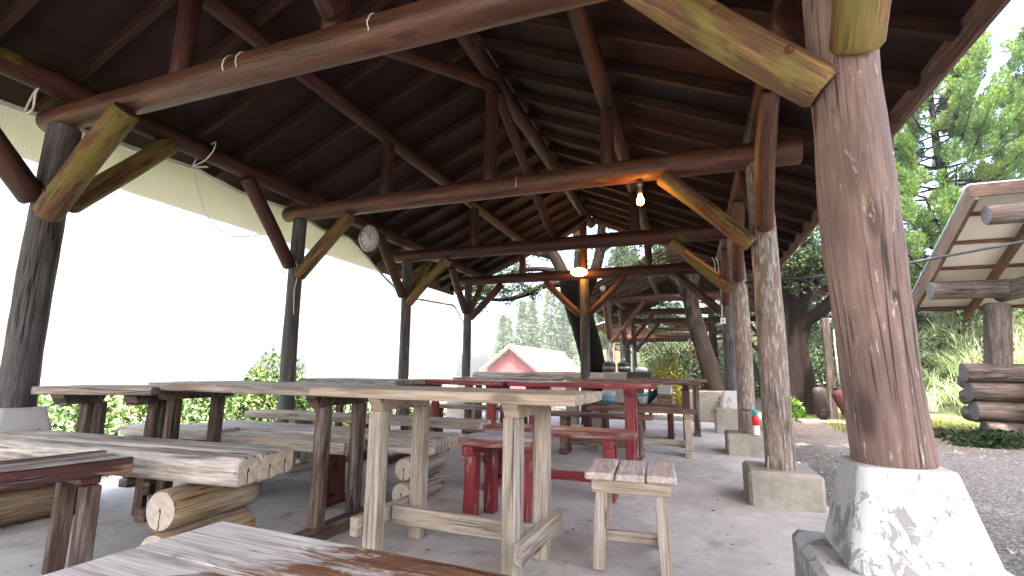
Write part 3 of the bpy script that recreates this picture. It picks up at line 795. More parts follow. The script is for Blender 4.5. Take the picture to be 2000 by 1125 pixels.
for k in range(60):
    a = R(6*k); r0 = .153 if k % 5 else .15
    d = V((math.cos(a), math.sin(a), 0)); nm.bar(AX @ (d*r0+V((0, 0, .005))), AX @ (d*.159+V((0, 0, .005))), .0016 if k % 5 else .003, .001, up=V((1, 0, 0)), bev=.0002)
nm.build('numerals', inkm, cz)
for nme, a, l, wdt in (('hour_hand', R(90+4), .075, .008), ('minute_hand', R(90+50), .125, .006)):
    d = V((math.cos(a), math.sin(a), 0)); mb = MB(); z_ = .008 if nme[0] == 'h' else .011
    mb.bar(AX @ (d*-.03+V((0, 0, z_))), AX @ (d*l+V((0, 0, z_))), wdt, .002, up=V((1, 0, 0)), bev=.0005); mb.build(nme, inkm, cz)

# ------------------------------------------------------------------ lamps
def glow(name, col, st):
    t = NT(name); return t.end(t.n('Emission', {'Color': (*col, 1), 'Strength': st}).outputs[0])
M['bulb'] = glow('glowing_bulb', (1, .34, .03), 34)
M['globe'] = glow('glowing_shade', (1, .44, .07), 7)
M['socket'] = plain('grey_socket', (.16, .155, .14), .5, .5, .5)
lt = thing('hanging_bulb', 'bare glowing light bulb in a grey socket under the second tie beam', 'lamp', (-.335, FY[1]-.01, 2.33))
mb = MB(); mb.lathe([(.0, .155), (.022, .15), (.026, .115), (.016, .105), (.016, .09), (.02, .085), (.02, .04), (.015, .036)]); mb.build('socket', M['socket'], lt)
mb = MB(); mb.lathe([(.013, .038), (.014, .025), (.024, .005), (.031, -.016), (.029, -.035), (.018, -.05), (.004, -.055)]); mb.build('bulb', M['bulb'], lt)
lt = thing('hanging_lamp', 'flat round glowing lamp hanging before the middle gable post', 'lamp', (-1.74, 8.05, 2.575))
mb = MB(); mb.lathe([(.012, .35), (.012, .1), (.03, .095), (.03, .06)]); mb.build('stem', M['socket'], lt)
prof = [(.142*math.sin(a), .068*math.cos(a)) for a in [math.pi*k/12 for k in range(13)]]
mb = MB(); mb.lathe([(max(r_, .002), z_) for r_, z_ in prof[::-1]], seg=32); mb.build('lamp_globe', M['globe'], lt)

# ------------------------------------------------------------------ things fixed to, or standing by, the right-hand posts
mb = MB(); mb.bar((.36, FY[2]-.135, 2.03), (.0, FY[2]-.125, 2.345), .03, .075, up=V((0, -1, 0)), bev=.003)
tag(mb.build('plank', wood('orange_board', (.30, .10, .035), (.52, .24, .1), bump=.2)), 'short orange-brown board nailed along a mossy brace', 'board')
sb = thing('junction_box', 'pale junction box with conduits high on the farthest right post', 'box', (XR-.09, FY[3]-.1, 2.35))
mb = MB(); mb.box((0, 0, 0), (.1, .05, .1), bev=.008); mb.build('box', plain('box_plastic', (.35, .29, .2), .6), sb)
for dx in (-.03, .02):
    mb = MB(); mb.tube([(dx, 0, .05), (dx-.01, 0, .3), (dx-.04, 0, .38)], .009, 8); mb.build('conduit', M['cord'], sb)
mb = MB(); mb.tube([(.03, 0, -.05), (.035, 0, -.3), (.02, 0, -.6)], .009, 8); mb.build('conduit', M['cord'], sb)
sb = thing('light_switch', 'small white switch on the farthest right post, below the junction box', 'switch', (XR-.06, FY[3]-.1, 1.70))
mb = MB(); mb.box((0, 0, 0), (.075, .03, .09), bev=.006); mb.build('plate', M['white'], sb)
mb = MB(); mb.box((0, -.018, 0), (.026, .012, .036), bev=.003); mb.build('rocker', M['socket'], sb)
tc = thing('gas_torch', 'gas torch can, red and white with teal head, standing on a concrete footing', 'torch', (.635, 6.03, .231))
mb = MB(); mb.lathe([(.034, 0), (.036, .006), (.036, .10)], seg=20); mb.build('can', M['white'], tc)
mb = MB(); mb.lathe([(.0362, .101), (.0362, .185), (.03, .2), (.014, .21)], seg=20); mb.build('can_top', plain('red_label', (.6, .03, .04), .35), tc)
mb = MB(); mb.lathe([(.014, .2), (.026, .215), (.028, .25), (.02, .262)], seg=16); mb.box((-.015, 0, .255), (.06, .03, .03), bev=.008); mb.build('burner_head', plain('teal_plastic', (.02, .32, .30), .4), tc)
mb = MB(); mb.tube([(-.04, 0, .258), (-.09, 0, .262), (-.125, 0, .264)], [.008, .009, .011], 10); mb.build('nozzle', M['rust'], tc)
mb = MB(); mb.bar((.47, 3.93, .231), (.485, 3.97, .32), .012, .01); tag(mb.build('stick', M['cradle']), 'thin split stick leaning against the foot of a bleached post', 'stick')
mb = MB(); cab = [(.64, 6.12, 1.93), (1.35, 6.15, 1.965), (2.2, 6.2, 2.07), (3.3, 6.36, 2.27), (4.4, 6.5, 2.53), (5.6, 6.7, 2.86), (6.6, 6.9, 3.2)]
mb.tube(cab, .014, 8); tag(mb.build('power_cable', M['rubber']), 'black power cable strung from the pavilion posts to the log hut', 'cable')
# ------------------------------------------------------------------ vegetation helpers
G = {}
G['hedge'] = leafmat('hedge_leaf', [(0, (.006, .02, .004)), (.45, (.02, .05, .011)), (.75, (.055, .092, .022)), (.93, (.14, .155, .045)), (1, (.2, .13, .10))], .28)
G['yellow'] = leafmat('yellow_leaf', [(0, (.05, .06, .006)), (.5, (.18, .165, .015)), (1, (.3, .27, .03))], .4)
G['juniper'] = leafmat('juniper_spray', [(0, (.014, .038, .010)), (.5, (.05, .104, .024)), (1, (.165, .215, .05))], .42)
G['dark'] = leafmat('dark_conifer_spray', [(0, (.008, .016, .006)), (.6, (.028, .048, .018)), (1, (.08, .10, .035))], .25)
G['shrub'] = leafmat('shrub_leaf', [(0, (.007, .018, .007)), (.5, (.024, .048, .018)), (.85, (.075, .105, .05)), (1, (.24, .24, .17))], .3)
G['weed'] = leafmat('weed_leaf', [(0, (.03, .09, .012)), (.6, (.09, .2, .03)), (1, (.2, .3, .06))], .35)
G['susuki'] = leafmat('plume_grass', [(0, (.07, .12, .04)), (.4, (.2, .28, .13)), (.75, (.42, .46, .3)), (1, (.65, .57, .42))], .3, .45)
G['grass'] = leafmat('short_grass', [(0, (.06, .10, .02)), (.6, (.17, .21, .05)), (1, (.34, .34, .13))], .35)
G['far'] = leafmat('far_cedar', [(0, (.015, .034, .018)), (.6, (.042, .075, .035)), (1, (.1, .125, .045))], .2)
M['bark'] = wood('fibrous_bark', (.002, .0012, .001), (.012, .007, .0052), wear=(.012, .008, .0065), wear_amt=.36, moss=.3, moss_col=(.03, .04, .01), bump=1.0, crack=1.0, knots=0, grain=.8, spec=.1, rough=.9)
M['barkgreen'] = wood('mossy_bark', (.002, .0012, .001), (.012, .007, .0052), moss=.33, moss_col=(.045, .065, .012), bump=1.0, crack=1.0, knots=0, grain=.8, spec=.1, rough=.9)

def blob(c, rad, n, up=.25):
    v = RNG.normal(size=(n, 3)); v /= np.linalg.norm(v, axis=1, keepdims=True)
    r = RNG.uniform(.25, 1, n)**.6
    p = np.asarray(c)+v*r[:, None]*np.asarray(rad)
    d = v+RNG.normal(size=(n, 3))*.55; d[:, 2] += up
    return p, d, r
def clumps(cs, n, up=.25):
    P, D, L = [], [], []
    for c, rad in cs:
        p, d, r = blob(c, rad, n, up); P.append(p); D.append(d)
        L.append(RNG.uniform(.0, .55, n)+RNG.uniform(-.1, .45))
    return np.concatenate(P), np.concatenate(D), np.concatenate(L)
def bush(name, label, cat, loc, rad, ncl, nl, size, mat, group=None, stem=True, seed=0):
    rs = np.random.default_rng(seed+100)
    t = thing(name, label, cat, loc, 0, group)
    cs = []
    for k in range(ncl):
        v = rs.normal(size=3); v /= np.linalg.norm(v); v[2] = abs(v[2])*.95
        q = np.array(rad)*v*rs.uniform(.45, .95); q[2] += rad[2]*.1
        s = rs.uniform(.22, .42)
        cs.append((q, np.array(rad)*s))
    p, d, l = clumps(cs, nl)
    p[:, 2] = np.abs(p[:, 2])
    leaves('foliage', p, d, size, size*.42, G[mat], l, t, curl=.15)
    if stem:
        mb = MB()
        for k in range(min(9, ncl)):
            q = cs[k][0]; mb.tube([(q[0]*.1, q[1]*.1, -.03), (q[0]*.4, q[1]*.4, q[2]*.5), tuple(q)], [.022*max(rad), .015*max(rad), .006*max(rad)], 6)
        mb.build('stems', M['bark'], t)
    return t

# ------------------------------------------------------------------ left: hedge, bush, grass strip
hg = thing('hedge', 'sunlit leafy hedge outside the mesh sheet, seen below it', 'hedge', (-6.3, 5, 0))
N = 15000
hx = RNG.uniform(-1.1, 1.3, N); hy = RNG.uniform(-5.2, 4.4, N)
ht = np.array([.62+.22*noise.noise(V((a*.9, b*.9, 1)))+.16*noise.noise(V((a*2.5, b*2.5, 4))) for a, b in zip(hx, hy)])
ht *= np.clip((1.30-hx)*2.2, .12, 1)
hz = ht*RNG.uniform(0, 1, N)**.55
lv = np.array([.42+.55*noise.noise(V((a*1.7, b*1.7, 9))) for a, b in zip(hx, hy)])+RNG.uniform(-.28, .3, N)
d = RNG.normal(size=(N, 3)); d[:, 0] += .6; d[:, 2] += .3
leaves('foliage', np.stack([hx, hy, hz], 1), d, RNG.uniform(.05, .12, N), RNG.uniform(.025, .05, N), G['hedge'], lv, hg, curl=.25)
mb = MB()
for k in range(60):
    x, y = random.uniform(-.9, .9), random.uniform(-5, 4.2)
    mb.tube([(x, y, -.03), (x+random.uniform(-.08, .08), y+random.uniform(-.08, .08), .3), (x+random.uniform(-.15, .15), y+random.uniform(-.15, .15), .6)], [.012, .009, .004], 5)
mb.build('stems', M['bark'], hg)
bush('shrub', 'yellowish green bush rising behind the second dark post, between the mesh sheets', 'shrub', (-5.75, 5.55, 0), (.5, .62, 1.02), 34, 130, .075, 'hedge', seed=3)
fern = thing('fern', 'bright green fern at the hedge edge, seen under the dark table', 'fern', (-5.05, 3.5, 0))
P, D = [], []
for k in range(14):
    a = random.uniform(0, 6.28); L = random.uniform(.45, .7)
    for j in range(22):
        t_ = j/21; q = V((math.cos(a)*L*t_*.75, math.sin(a)*L*t_*.75, .08+L*(1.15*t_-.75*t_*t_)))
        for s in (-1, 1): P.append(q); D.append((-math.sin(a)*s+math.cos(a)*.4, math.cos(a)*s+math.sin(a)*.4, -.1))
leaves('fronds', np.array(P), np.array(D), .085, .017, G['weed'], None, fern)
def grass_patch(name, label, regions, n, h, mat='grass', w=.006):
    B = []
    for (x0, x1, y0, y1, z0), k in regions: B.append(np.stack([RNG.uniform(x0, x1, k), RNG.uniform(y0, y1, k), np.full(k, z0)], 1))
    B = np.concatenate(B); n = len(B)
    keep = np.array([noise.noise(V((b[0]*1.3, b[1]*1.3, 2.2)))+.35 > 0 for b in B]) if name != 'grass_strip' else np.ones(n, bool)
    B = B[keep]; n = len(B); hh = h*RNG.uniform(.5, 1.3, n)
    o = blades(name, B, RNG.uniform(0, 6.28, n), hh, hh*RNG.uniform(.2, .8, n), np.full(n, w), G[mat], segs=2)
    return kind(o, 'stuff', label)
grass_patch('grass', 'bright short grass along the slab edge and on the sunny patch by the hut', [((-5.3, -4.58, -1, 9, -.03), 11000), ((-4.66, -4.44, .5, 8.5, 0), 1500), ((-5.5, 1.5, 9.8, 16, -.035), 3000), ((2.2, 7.5, 8.9, 13.5, -.035), 15000)], 0, .105)

# ------------------------------------------------------------------ right: bank with plume grass and shrubs
def bank_d(x, y): return ((x-8)*20.5+(y-9.6)*11)/23.27
def bank_h(x, y):
    d = bank_d(x, y); s = min(1, max(0, d/3.6)); s = s*s*(3-2*s)
    return -.06+2.75*s+.14*max(0, d-3)+.18*noise.noise(V((x*.5, y*.5, 0)))*s
vs = []; nu, nv = 60, 30
for i in range(nu+1):
    for j in range(nv+1):
        s = -16+58*i/nu; d = -.6+22*(j/nv)**1.6
        x = 8+(-11*s+20.5*d)/23.27; y = 9.6+(20.5*s+11*d)/23.27
        vs.append((x, y, bank_h(x, y)))
gb = MB(); gb.add(vs, [[i*(nv+1)+j, i*(nv+1)+j+1, (i+1)*(nv+1)+j+1, (i+1)*(nv+1)+j] for i in range(nu) for j in range(nv)], vs, 0, True)
t = NT('bank_soil'); o_ = t.n('TexCoord').outputs['Object']
kind(gb.build('grassy_bank', t.end(t.bsdf(t.mix(t.ramp(t.noise(o_, 3, 6, .7), [(.4, 0.0), (.6, 1.0)]), (.025, .022, .014), (.035, .05, .018)), .95, t.bump(t.noise(o_, 9, 5), .5, .05), .1))), 'structure')
B, A, H_, LN, W_, LV = [], [], [], [], [], []
for k in range(950):
    s = RNG.uniform(-9, 8); d = RNG.uniform(.1, 7.0)
    x = 8+(-11*s+20.5*d)/23.27; y = 9.6+(20.5*s+11*d)/23.27
    if not (.12 < x/max(y, .1) < .75): continue
    z = bank_h(x, y); n = 34; dry = RNG.uniform() < .16
    a0 = RNG.uniform(0, 6.28)
    B.append(np.stack([x+RNG.normal(0, .07, n), y+RNG.normal(0, .07, n), np.full(n, z)], 1))
    a = RNG.uniform(0, 6.28, n); A.append(a)
    hh = RNG.uniform(.45, 1.0, n); H_.append(hh); LN.append(hh*RNG.uniform(.45, 1.15, n)); W_.append(RNG.uniform(.010, .024, n))
    LV.append(np.clip(RNG.uniform(.0, .8, n)+(.35 if dry else 0)+RNG.uniform(-.15, .1), 0, 1))
cc = np.concatenate
kind(blades('plume_grass', cc(B), cc(A), cc(H_), cc(LN), cc(W_), G['susuki'], segs=4, lv=cc(LV)), 'stuff', 'tall arching silvery grass covering the sunny bank behind the log hut')
gsh = 'shrubs on the shady bank beyond the pavilions'
k = 0
for (s, d, rr, hh, m, lab) in [(7.5, 1.2, 1.2, 1.5, 'shrub', 'dark green bank shrub just right of the leaning mossy trunk'), (10, 1.0, 1.5, 1.9, 'shrub', 'broad bank shrub seen left of the leaning mossy trunk'), (13, .8, 1.6, 2.0, 'shrub', 'bank shrub under the right half of the orange gazebo roof'),
                               (16, .6, 1.7, 2.2, 'shrub', 'bank shrub under the middle of the orange gazebo roof'), (19.5, .9, 1.9, 2.3, 'shrub', 'bank shrub under the left half of the orange gazebo roof'), (9, 3.2, 1.8, 2.0, 'shrub', 'upper bank shrub behind the farthest right post'),
                               (13, 3.4, 2.1, 2.3, 'shrub', 'large upper bank shrub behind the right gazebo post'), (18, 3.6, 2.4, 2.4, 'shrub', 'large upper bank shrub behind the gazebo'), (23, 2.0, 2.4, 2.6, 'shrub', 'bank shrub farthest off, left of the gazebo'), (5, 2.6, 1.5, 1.7, 'shrub', 'bank shrub where the plume grass ends, behind the twisted trunk')]:
    x = 8+(-11*s+20.5*d)/23.27; y = 9.6+(20.5*s+11*d)/23.27
    bush('shrub', lab, 'shrub', (x, y, bank_h(x, y)-.1), (rr, rr, hh), 42, 120, .14 if y > 22 else .11, m, gsh, seed=40+k); k += 1
bush('maple_bush', 'small bright yellow leafed bush beyond the black stove pots', 'bush', (-.75, 14.2, -.03), (.75, .6, 1.15), 26, 90, .085, 'yellow', seed=77)
bush('weed', 'green weeds at the foot of the leaning mossy trunk', 'weed', (.75, 10.2, -.03), (.3, .3, .55), 12, 60, .09, 'weed', seed=78)
bush('weed', 'leafy weeds on the near side of the twisted tree foot', 'weed', (1.83, 11.25, -.03), (.24, .2, .5), 12, 60, .085, 'weed', seed=79)
bush('weed', 'dark low ivy spreading before the log wall', 'weed', (3.95, 8.45, -.03), (.75, .3, .17), 26, 60, .085, 'shrub', stem=False, seed=80)
bush('weed', 'small bright weed between the gravel and the nearest grey footing', 'weed', (.92, 3.62, -.03), (.1, .16, .16), 7, 9, .10, 'weed', seed=81)
bush('weed', 'tiny weed beside the base of the white plinth', 'weed', (1.0, 3.05, -.03), (.08, .1, .1), 5, 7, .07, 'weed', seed=82)

# ------------------------------------------------------------------ trees
def tree(name, label, loc, limbs, crown, nl, size, mat, bark='bark', wob=.16, group=None, ratio=.3, up=0.1, seg=14):
    t = thing(name, label, 'tree', loc, 0, group)
    mb = MB()
    for pts, rad in limbs: 
        P = [V(p) for p in pts]; Q = []; RR = []
        for i in range(len(P)-1):
            p0, p1, p2, p3 = P[max(i-1, 0)], P[i], P[i+1], P[min(i+2, len(P)-1)]
            for k in range(5):
                u = k/5; Q.append(.5*((2*p1)+(p2-p0)*u+(2*p0-5*p1+4*p2-p3)*u*u+(3*p1-p0-3*p2+p3)*u**3)); RR.append(rad[i]+(rad[i+1]-rad[i])*u)
        Q.append(P[-1]); RR.append(rad[-1])
        mb.tube(Q, RR, seg if rad[0] > .06 else 7, wob, freq=2.0)
    mb.build('trunk', M[bark], t)
    p, d, l = clumps(crown, nl, up)
    leaves('crown', p, d, size, size*ratio, G[mat], l, t)
    return t
def twigs(base, tip, n, spread, r0=.03, seed=0, droop=0.0):
    rs = random.Random(seed); out = []; ends = []
    base, tip = V(base), V(tip)
    for k in range(n):
        t_ = rs.uniform(.2, 1); p = base.lerp(tip, t_)
        q = p+V((rs.uniform(-1, 1)*spread, rs.uniform(-1, 1)*spread, rs.uniform(-.6, .6)*spread-droop))
        m = (p+q)/2+V((0, 0, rs.uniform(-.05, .1)))
        out.append(([p, m, q], [r0*.5, r0*.3, .004])); ends += [q, m]
    return out, ends
# tree behind the middle gable post
L1 = [([(-1.72, 10, -.05), (-1.83, 10, .7), (-1.98, 10, 1.5), (-2.22, 10, 2.25), (-2.35, 10, 2.9)], [.30, .24, .235, .27, .25]),
      ([(-2.3, 10, 2.5), (-2.62, 10, 3.2), (-3.0, 9.9, 3.9), (-3.4, 9.8, 5.0)], [.17, .13, .10, .06]),
      ([(-2.25, 10, 2.5), (-2.15, 10.1, 3.3), (-2.2, 10.1, 4.3), (-2.1, 10.1, 5.5)], [.17, .14, .11, .07]),
      ([(-2.1, 10, 2.4), (-1.75, 10, 3.2), (-1.62, 9.95, 4.2), (-1.4, 9.9, 5.4)], [.13, .11, .09, .05]),
      ([(-2.35, 10, 2.75), (-2.9, 9.95, 2.72), (-3.4, 9.9, 2.52), (-3.9, 9.8, 2.42), (-4.6, 9.7, 2.5)], [.085, .065, .055, .045, .018]),
      ([(-2.5, 10, 3.0), (-3.2, 9.9, 3.1), (-3.9, 9.85, 2.95), (-4.6, 9.7, 2.85)], [.07, .055, .045, .015]),
      ([(-2.6, 10, 3.3), (-3.3, 10, 3.5), (-4.2, 9.9, 3.35), (-5, 9.8, 3.3)], [.075, .06, .045, .015]),
      ([(-1.7, 10, 3.4), (-1.1, 10, 3.7), (-.4, 10, 3.75), (.2, 9.9, 3.6)], [.06, .05, .035, .012])]
cr = []
for b, e, s in [((-2.9, 9.95, 2.72), (-4.6, 9.7, 2.5), 1), ((-3.2, 9.9, 3.1), (-4.6, 9.7, 2.85), 2), ((-3.3, 10, 3.5), (-5, 9.8, 3.3), 3), ((-1.1, 10, 3.7), (.2, 9.9, 3.6), 4), ((-2.6, 10, 3.2), (-3.4, 9.8, 5), 5), ((-1.7, 10, 3.6), (-1.4, 9.9, 5.4), 6)]:
    tw, en = twigs(b, e, 16, .42, .03, s, .04); L1 += tw
    cr += [(np.array(q), np.array((.15, .15, .10))) for q in en]
cr += [(np.array((random.uniform(-4.6, .4), random.uniform(9.6, 11.2), random.uniform(4.3, 6.2))), np.array((.6, .5, .4))) for k in range(40)]
cr += [(np.array((random.uniform(-4.2, .2), random.uniform(9.8, 11.4), random.uniform(3.25, 4.5))), np.array((.42, .4, .22))) for k in range(26)]
cr += [(np.array((random.uniform(-4.2, .6), random.uniform(8.7, 10.6), random.uniform(4.7, 6.4))), np.array((.55, .5, .3))) for k in range(52)]
tree('juniper_tree', 'dark old juniper with spreading drooping branches behind the middle gable post', (0, 0, 0), L1, cr, 95, .075, 'dark')
# leaning mossy trunk
L2 = [([(.66, 11, -.05), (.47, 11, .5), (.33, 11, 1.1), (.17, 11, 1.8), (.06, 11, 2.6), (.2, 11, 3.6), (.1, 11, 5)], [.25, .20, .185, .17, .16, .13, .08]),
      ([(.1, 11, 2.3), (-.4, 11, 3.0), (-1.0, 10.9, 3.3)], [.08, .06, .03]), ([(.15, 11, 3.2), (.7, 11, 3.8), (1.2, 10.9, 4.3)], [.08, .06, .03])]
cr = [(np.array((random.uniform(-1.6, 1.8), random.uniform(10.4, 12), random.uniform(3.3, 5.8))), np.array((.45, .45, .3))) for k in range(55)]
cr += [(np.array((random.uniform(-1.2, 1.9), random.uniform(9.5, 11.2), random.uniform(4.3, 6.2))), np.array((.5, .5, .3))) for k in range(46)]
tree('juniper_tree', 'leaning mossy tree trunk standing left of the farthest right post', (0, 0, 0), L2, cr, 110, .08, 'dark', 'barkgreen')
# big twisted trunk on the right
L3 = [([(2.12, 12.3, -.1), (2.1, 12.3, .6), (2.13, 12.3, 1.4), (2.25, 12.3, 2.2), (2.5, 12.3, 3.2), (2.6, 12.3, 4.0), (2.7, 12.3, 4.8)], [.36, .27, .25, .25, .2, .14, .05]),
      ([(1.9, 12.2, -.1), (1.92, 12.15, .8), (1.9, 12.1, 1.7), (1.98, 12.1, 2.5), (1.8, 12.0, 3.4), (1.7, 12, 5.2)], [.24, .17, .16, .17, .14, .09]),
      ([(2.3, 12.25, -.1), (2.36, 12.2, .7), (2.3, 12.2, 1.5), (2.42, 12.15, 2.0), (2.75, 12.1, 2.25), (3.05, 12.1, 2.7), (3.2, 12.1, 3.6)], [.2, .15, .14, .15, .13, .11, .07]),
      ([(2.3, 12.2, 2.4), (2.9, 12.0, 3.3), (3.4, 11.8, 4.4)], [.11, .09, .05]), ([(2.0, 12.1, 2.7), (1.5, 11.8, 3.1), (1.1, 11.5, 3.2)], [.08, .06, .03])]
tw, en = twigs((1.6, 11.6, 3.0), (3.4, 11.8, 3.6), 34, .6, .035, 8, .1); L3 += tw
cr = [(np.array(q), np.array((.2, .2, .22))) for q in en]
cr += [(np.array((random.uniform(.8, 3.1), random.uniform(11.4, 13.2), random.uniform(3.3, 4.9))), np.array((.42, .42, .36))) for k in range(52)]
cr += [(np.array((random.uniform(1.2, 3.3), random.uniform(10.3, 12.2), random.uniform(4.6, 6.3))), np.array((.5, .5, .3))) for k in range(40)]
tree('juniper_tree', 'big twisted many-stemmed tree beyond the right-hand posts', (0, 0, 0), L3, cr, 130, .09, 'dark', 'bark', .2)
# juniper with upswept tufts, right
def tufted(name, label, loc, H, Rb, nb, ntl, size, seed, zmin=1.6, mat='juniper', nt=4):
    rs = random.Random(seed); t = thing(name, label, 'tree', loc)
    mb = MB(); mb.tube([(0, 0, -.1), (.05, 0, H*.3), (-.05, .05, H*.6), (0, 0, H*.97)], [.2, .16, .1, .02], 12, .15)
    P, D, LV_ = [], [], []
    for k in range(nb):
        z = zmin+(H-zmin)*(k+.5)/nb; f = (z-zmin)/(H-zmin)
        a = k*2.4+rs.uniform(-.4, .4); L = Rb*(1-f)**.75*rs.uniform(.65, 1.12)+.25
        b = V((0, 0, z-.25)); m = V((math.cos(a)*L*.55, math.sin(a)*L*.55, z-.1)); e = V((math.cos(a)*L, math.sin(a)*L, z+.25*L+.1))
        mb.tube([b, m, e], [.045*(1-f)+.012, .028*(1-f)+.01, .006], 6)
        for j in range(nt):
            u = .35+.65*(j+rs.uniform(0, .8))/nt; c = b.lerp(m, u*2) if u < .5 else m.lerp(e, (u-.5)*2)
            c = c+V((rs.uniform(-.3, .3), rs.uniform(-.3, .3), rs.uniform(-.12, .2)))*min(1, L)
            ax = V((math.cos(a)*.45+rs.uniform(-.45, .45), math.sin(a)*.45+rs.uniform(-.45, .45), 1.0)).normalized()
            n = ntl; tl = rs.uniform(.45, .85)*(1-.35*f); tr = tl*.33
            u_ = RNG.uniform(0, 1, n); th = RNG.uniform(0, 6.28, n)+u_*4; rr = tr*np.sqrt(RNG.uniform(.1, 1, n))*np.sin(np.pi*np.clip(u_*.9+.08, 0, 1))**.7
            y = ax.cross(V((.3, .2, .1))).normalized(); zz = ax.cross(y); A3 = np.array(ax); Y3 = np.array(y); Z3 = np.array(zz)
            rad = np.cos(th)[:, None]*Y3+np.sin(th)[:, None]*Z3
            P.append(np.array(c)+A3*(u_*tl-.2*tl)[:, None]+rad*rr[:, None]); D.append(A3*1.0+rad*.75+RNG.normal(size=(n, 3))*.3)
            LV_.append(np.clip(RNG.uniform(0, .55, n)+rs.uniform(-.08, .42), 0, 1))
    mb.build('trunk', M['bark'], t)
    leaves('crown', cc(P), cc(D), size, size*.26, G[mat], cc(LV_), t)
    return t
tufted('juniper_tree', 'bright green juniper with upswept tufts behind the log hut roof', (7.1, 16.6, 2.1), 9.2, 3.5, 112, 520, .092, 3, .7, nt=5)
tufted('juniper_tree', 'paler juniper behind the bright tufted one, at the far right', (10.2, 17.2, 2.6), 8.2, 2.8, 66, 300, .10, 4, 1.4, nt=5)
tufted('juniper_tree', 'juniper reaching up behind the right eave, left of the bright tufted one', (5.0, 18.6, 1.2), 7.6, 2.2, 48, 130, .11, 9, 1.6)
tufted('juniper_tree', 'dark dense conifer behind the second pavilion, filling the gaps between its posts', (.9, 22.5, -.1), 10, 4.0, 80, 150, .16, 21, 2.6, 'dark', 5)
tufted('juniper_tree', 'dark conifer farther left behind the second pavilion, beside the gazebo', (-3.6, 30, -.6), 9, 2.6, 60, 120, .18, 22, 2.8, 'dark', 4)
# trees standing on the gravel out to the right: they dapple the light on the near plinth
tufted('juniper_tree', 'tall juniper on the gravel, nearest to the pavilion of four', (2.9, -3.0, -.05), 14, 3.0, 60, 120, .2, 5, 4.4, 'juniper', 5)
tufted('juniper_tree', 'tall juniper on the gravel, second from the pavilion of four', (4.6, -1.6, -.05), 14, 2.9, 60, 120, .2, 6, 4.4, 'juniper', 5)
tufted('juniper_tree', 'tall juniper on the gravel, third from the pavilion of four', (3.7, 2.5, -.05), 13.5, 2.8, 60, 130, .2, 7, 4.8, 'juniper', 5)
tufted('juniper_tree', 'tall juniper on the gravel, nearest to the log hut of four', (5.3, 4.3, -.05), 14, 2.7, 56, 130, .2, 8, 6.0, 'juniper', 5)
# distant cedars beyond the cabin
gf = 'distant cedars beyond the red cabin'
mbp = None
for k in range(17):
    f = k/16; X = -31+20*f+random.uniform(-.8, .8); Y = 80+random.uniform(-9, 14); H = random.uniform(9, 14)+(3 if .55 < f < .8 else 0)-2.5*(f < .3)
    t = thing('cedar_tree', 'pale distant cedar in the row on the hillside beyond the red cabin', 'tree', (X, Y, -1.2), 0, gf)
    n = 1500; u_ = RNG.uniform(0, 1, n)**.8; a = RNG.uniform(0, 6.28, n); rr = (1-u_)*H*.17*RNG.uniform(.5, 1, n)*(1+.3*np.sin(u_*40))
    p = np.stack([np.cos(a)*rr, np.sin(a)*rr, .8+u_*(H-.8)], 1); d = np.stack([np.cos(a), np.sin(a), RNG.uniform(-.3, .9, n)], 1)
    leaves('crown', p, d, .75, .34, G['far'], RNG.uniform(0, .6, n)+random.uniform(0, .4), t)
    mb = MB(); mb.tube([(0, 0, -.3), (0, 0, H*.5), (0, 0, H*.93)], [.22, .14, .03], 6); mb.build('trunk', M['bark'], t)

# ------------------------------------------------------------------ small ground stuff
N = 5200; x = RNG.uniform(.9, 6.5, N); y = RNG.uniform(.8, 9.5, N)
vsn = []; fsn = []; s_ = RNG.uniform(.006, .019, N)
mb = MB()
for i in range(N):
    if noise.noise(V((x[i]*.7, y[i]*.7, 5)))+.25-.06*(y[i]-4) < 0: continue
    a = RNG.uniform(0, 3); c, sn = math.cos(a)*s_[i], math.sin(a)*s_[i]; h = s_[i]*.6
    q = [(x[i]+c, y[i]+sn, -.032), (x[i]-sn*.8, y[i]+c*.8, -.03), (x[i]-c*.9, y[i]-sn*.9, -.033), (x[i]+sn, y[i]-c, -.03), (x[i], y[i], -.035+h*1.4), (x[i], y[i], -.05)]
    mb.add(q, [[0, 1, 4], [1, 2, 4], [2, 3, 4], [3, 0, 4], [1, 0, 5], [2, 1, 5], [3, 2, 5], [0, 3, 5]], q)
t = NT('loose_stone'); gi = t.n('NewGeometry').outputs['Random Per Island']
kind(mb.build('gravel', t.end(t.bsdf(t.ramp(gi, [(0, (.07, .07, .08)), (.6, (.19, .187, .19)), (1, (.38, .37, .36))]), .9, None, .2))), 'stuff', 'loose grey gravel beside the pavilion')
# dead leaves, needles and bark bits on the slab and the soil
N = 1700; P = np.stack([RNG.uniform(-4.4, .8, N), RNG.uniform(1, 9, N), np.full(N, .003)], 1)
N2 = 2600; P2 = np.stack([RNG.uniform(.9, 6, N2), RNG.uniform(3.5, 10.5, N2), np.full(N2, -.026)], 1)
P = np.concatenate([P, P2]); n = len(P)
D = RNG.normal(size=(n, 3)); D[:, 2] = .06
lit = leaves('leaf_litter', P, D, np.concatenate([RNG.uniform(.008, .03, N), RNG.uniform(.02, .07, N2)]), np.concatenate([RNG.uniform(.003, .012, N), RNG.uniform(.003, .016, N2)]), leafmat('dead_leaf', [(0, (.02, .014, .012)), (.6, (.12, .065, .04)), (.9, (.3, .2, .14)), (1, (.6, .55, .5))], .1), None, None, np.tile([[0, 0, 1.0]], (n, 1)))
kind(lit, 'stuff', 'dead leaves, bark bits and needles strewn over slab and soil')
N = 900; P = np.stack([RNG.normal(3.75, .34, N), RNG.normal(9.35, .16, N), np.zeros(N)], 1); P[:, 2] = -.03+RNG.uniform(0, .09, N)
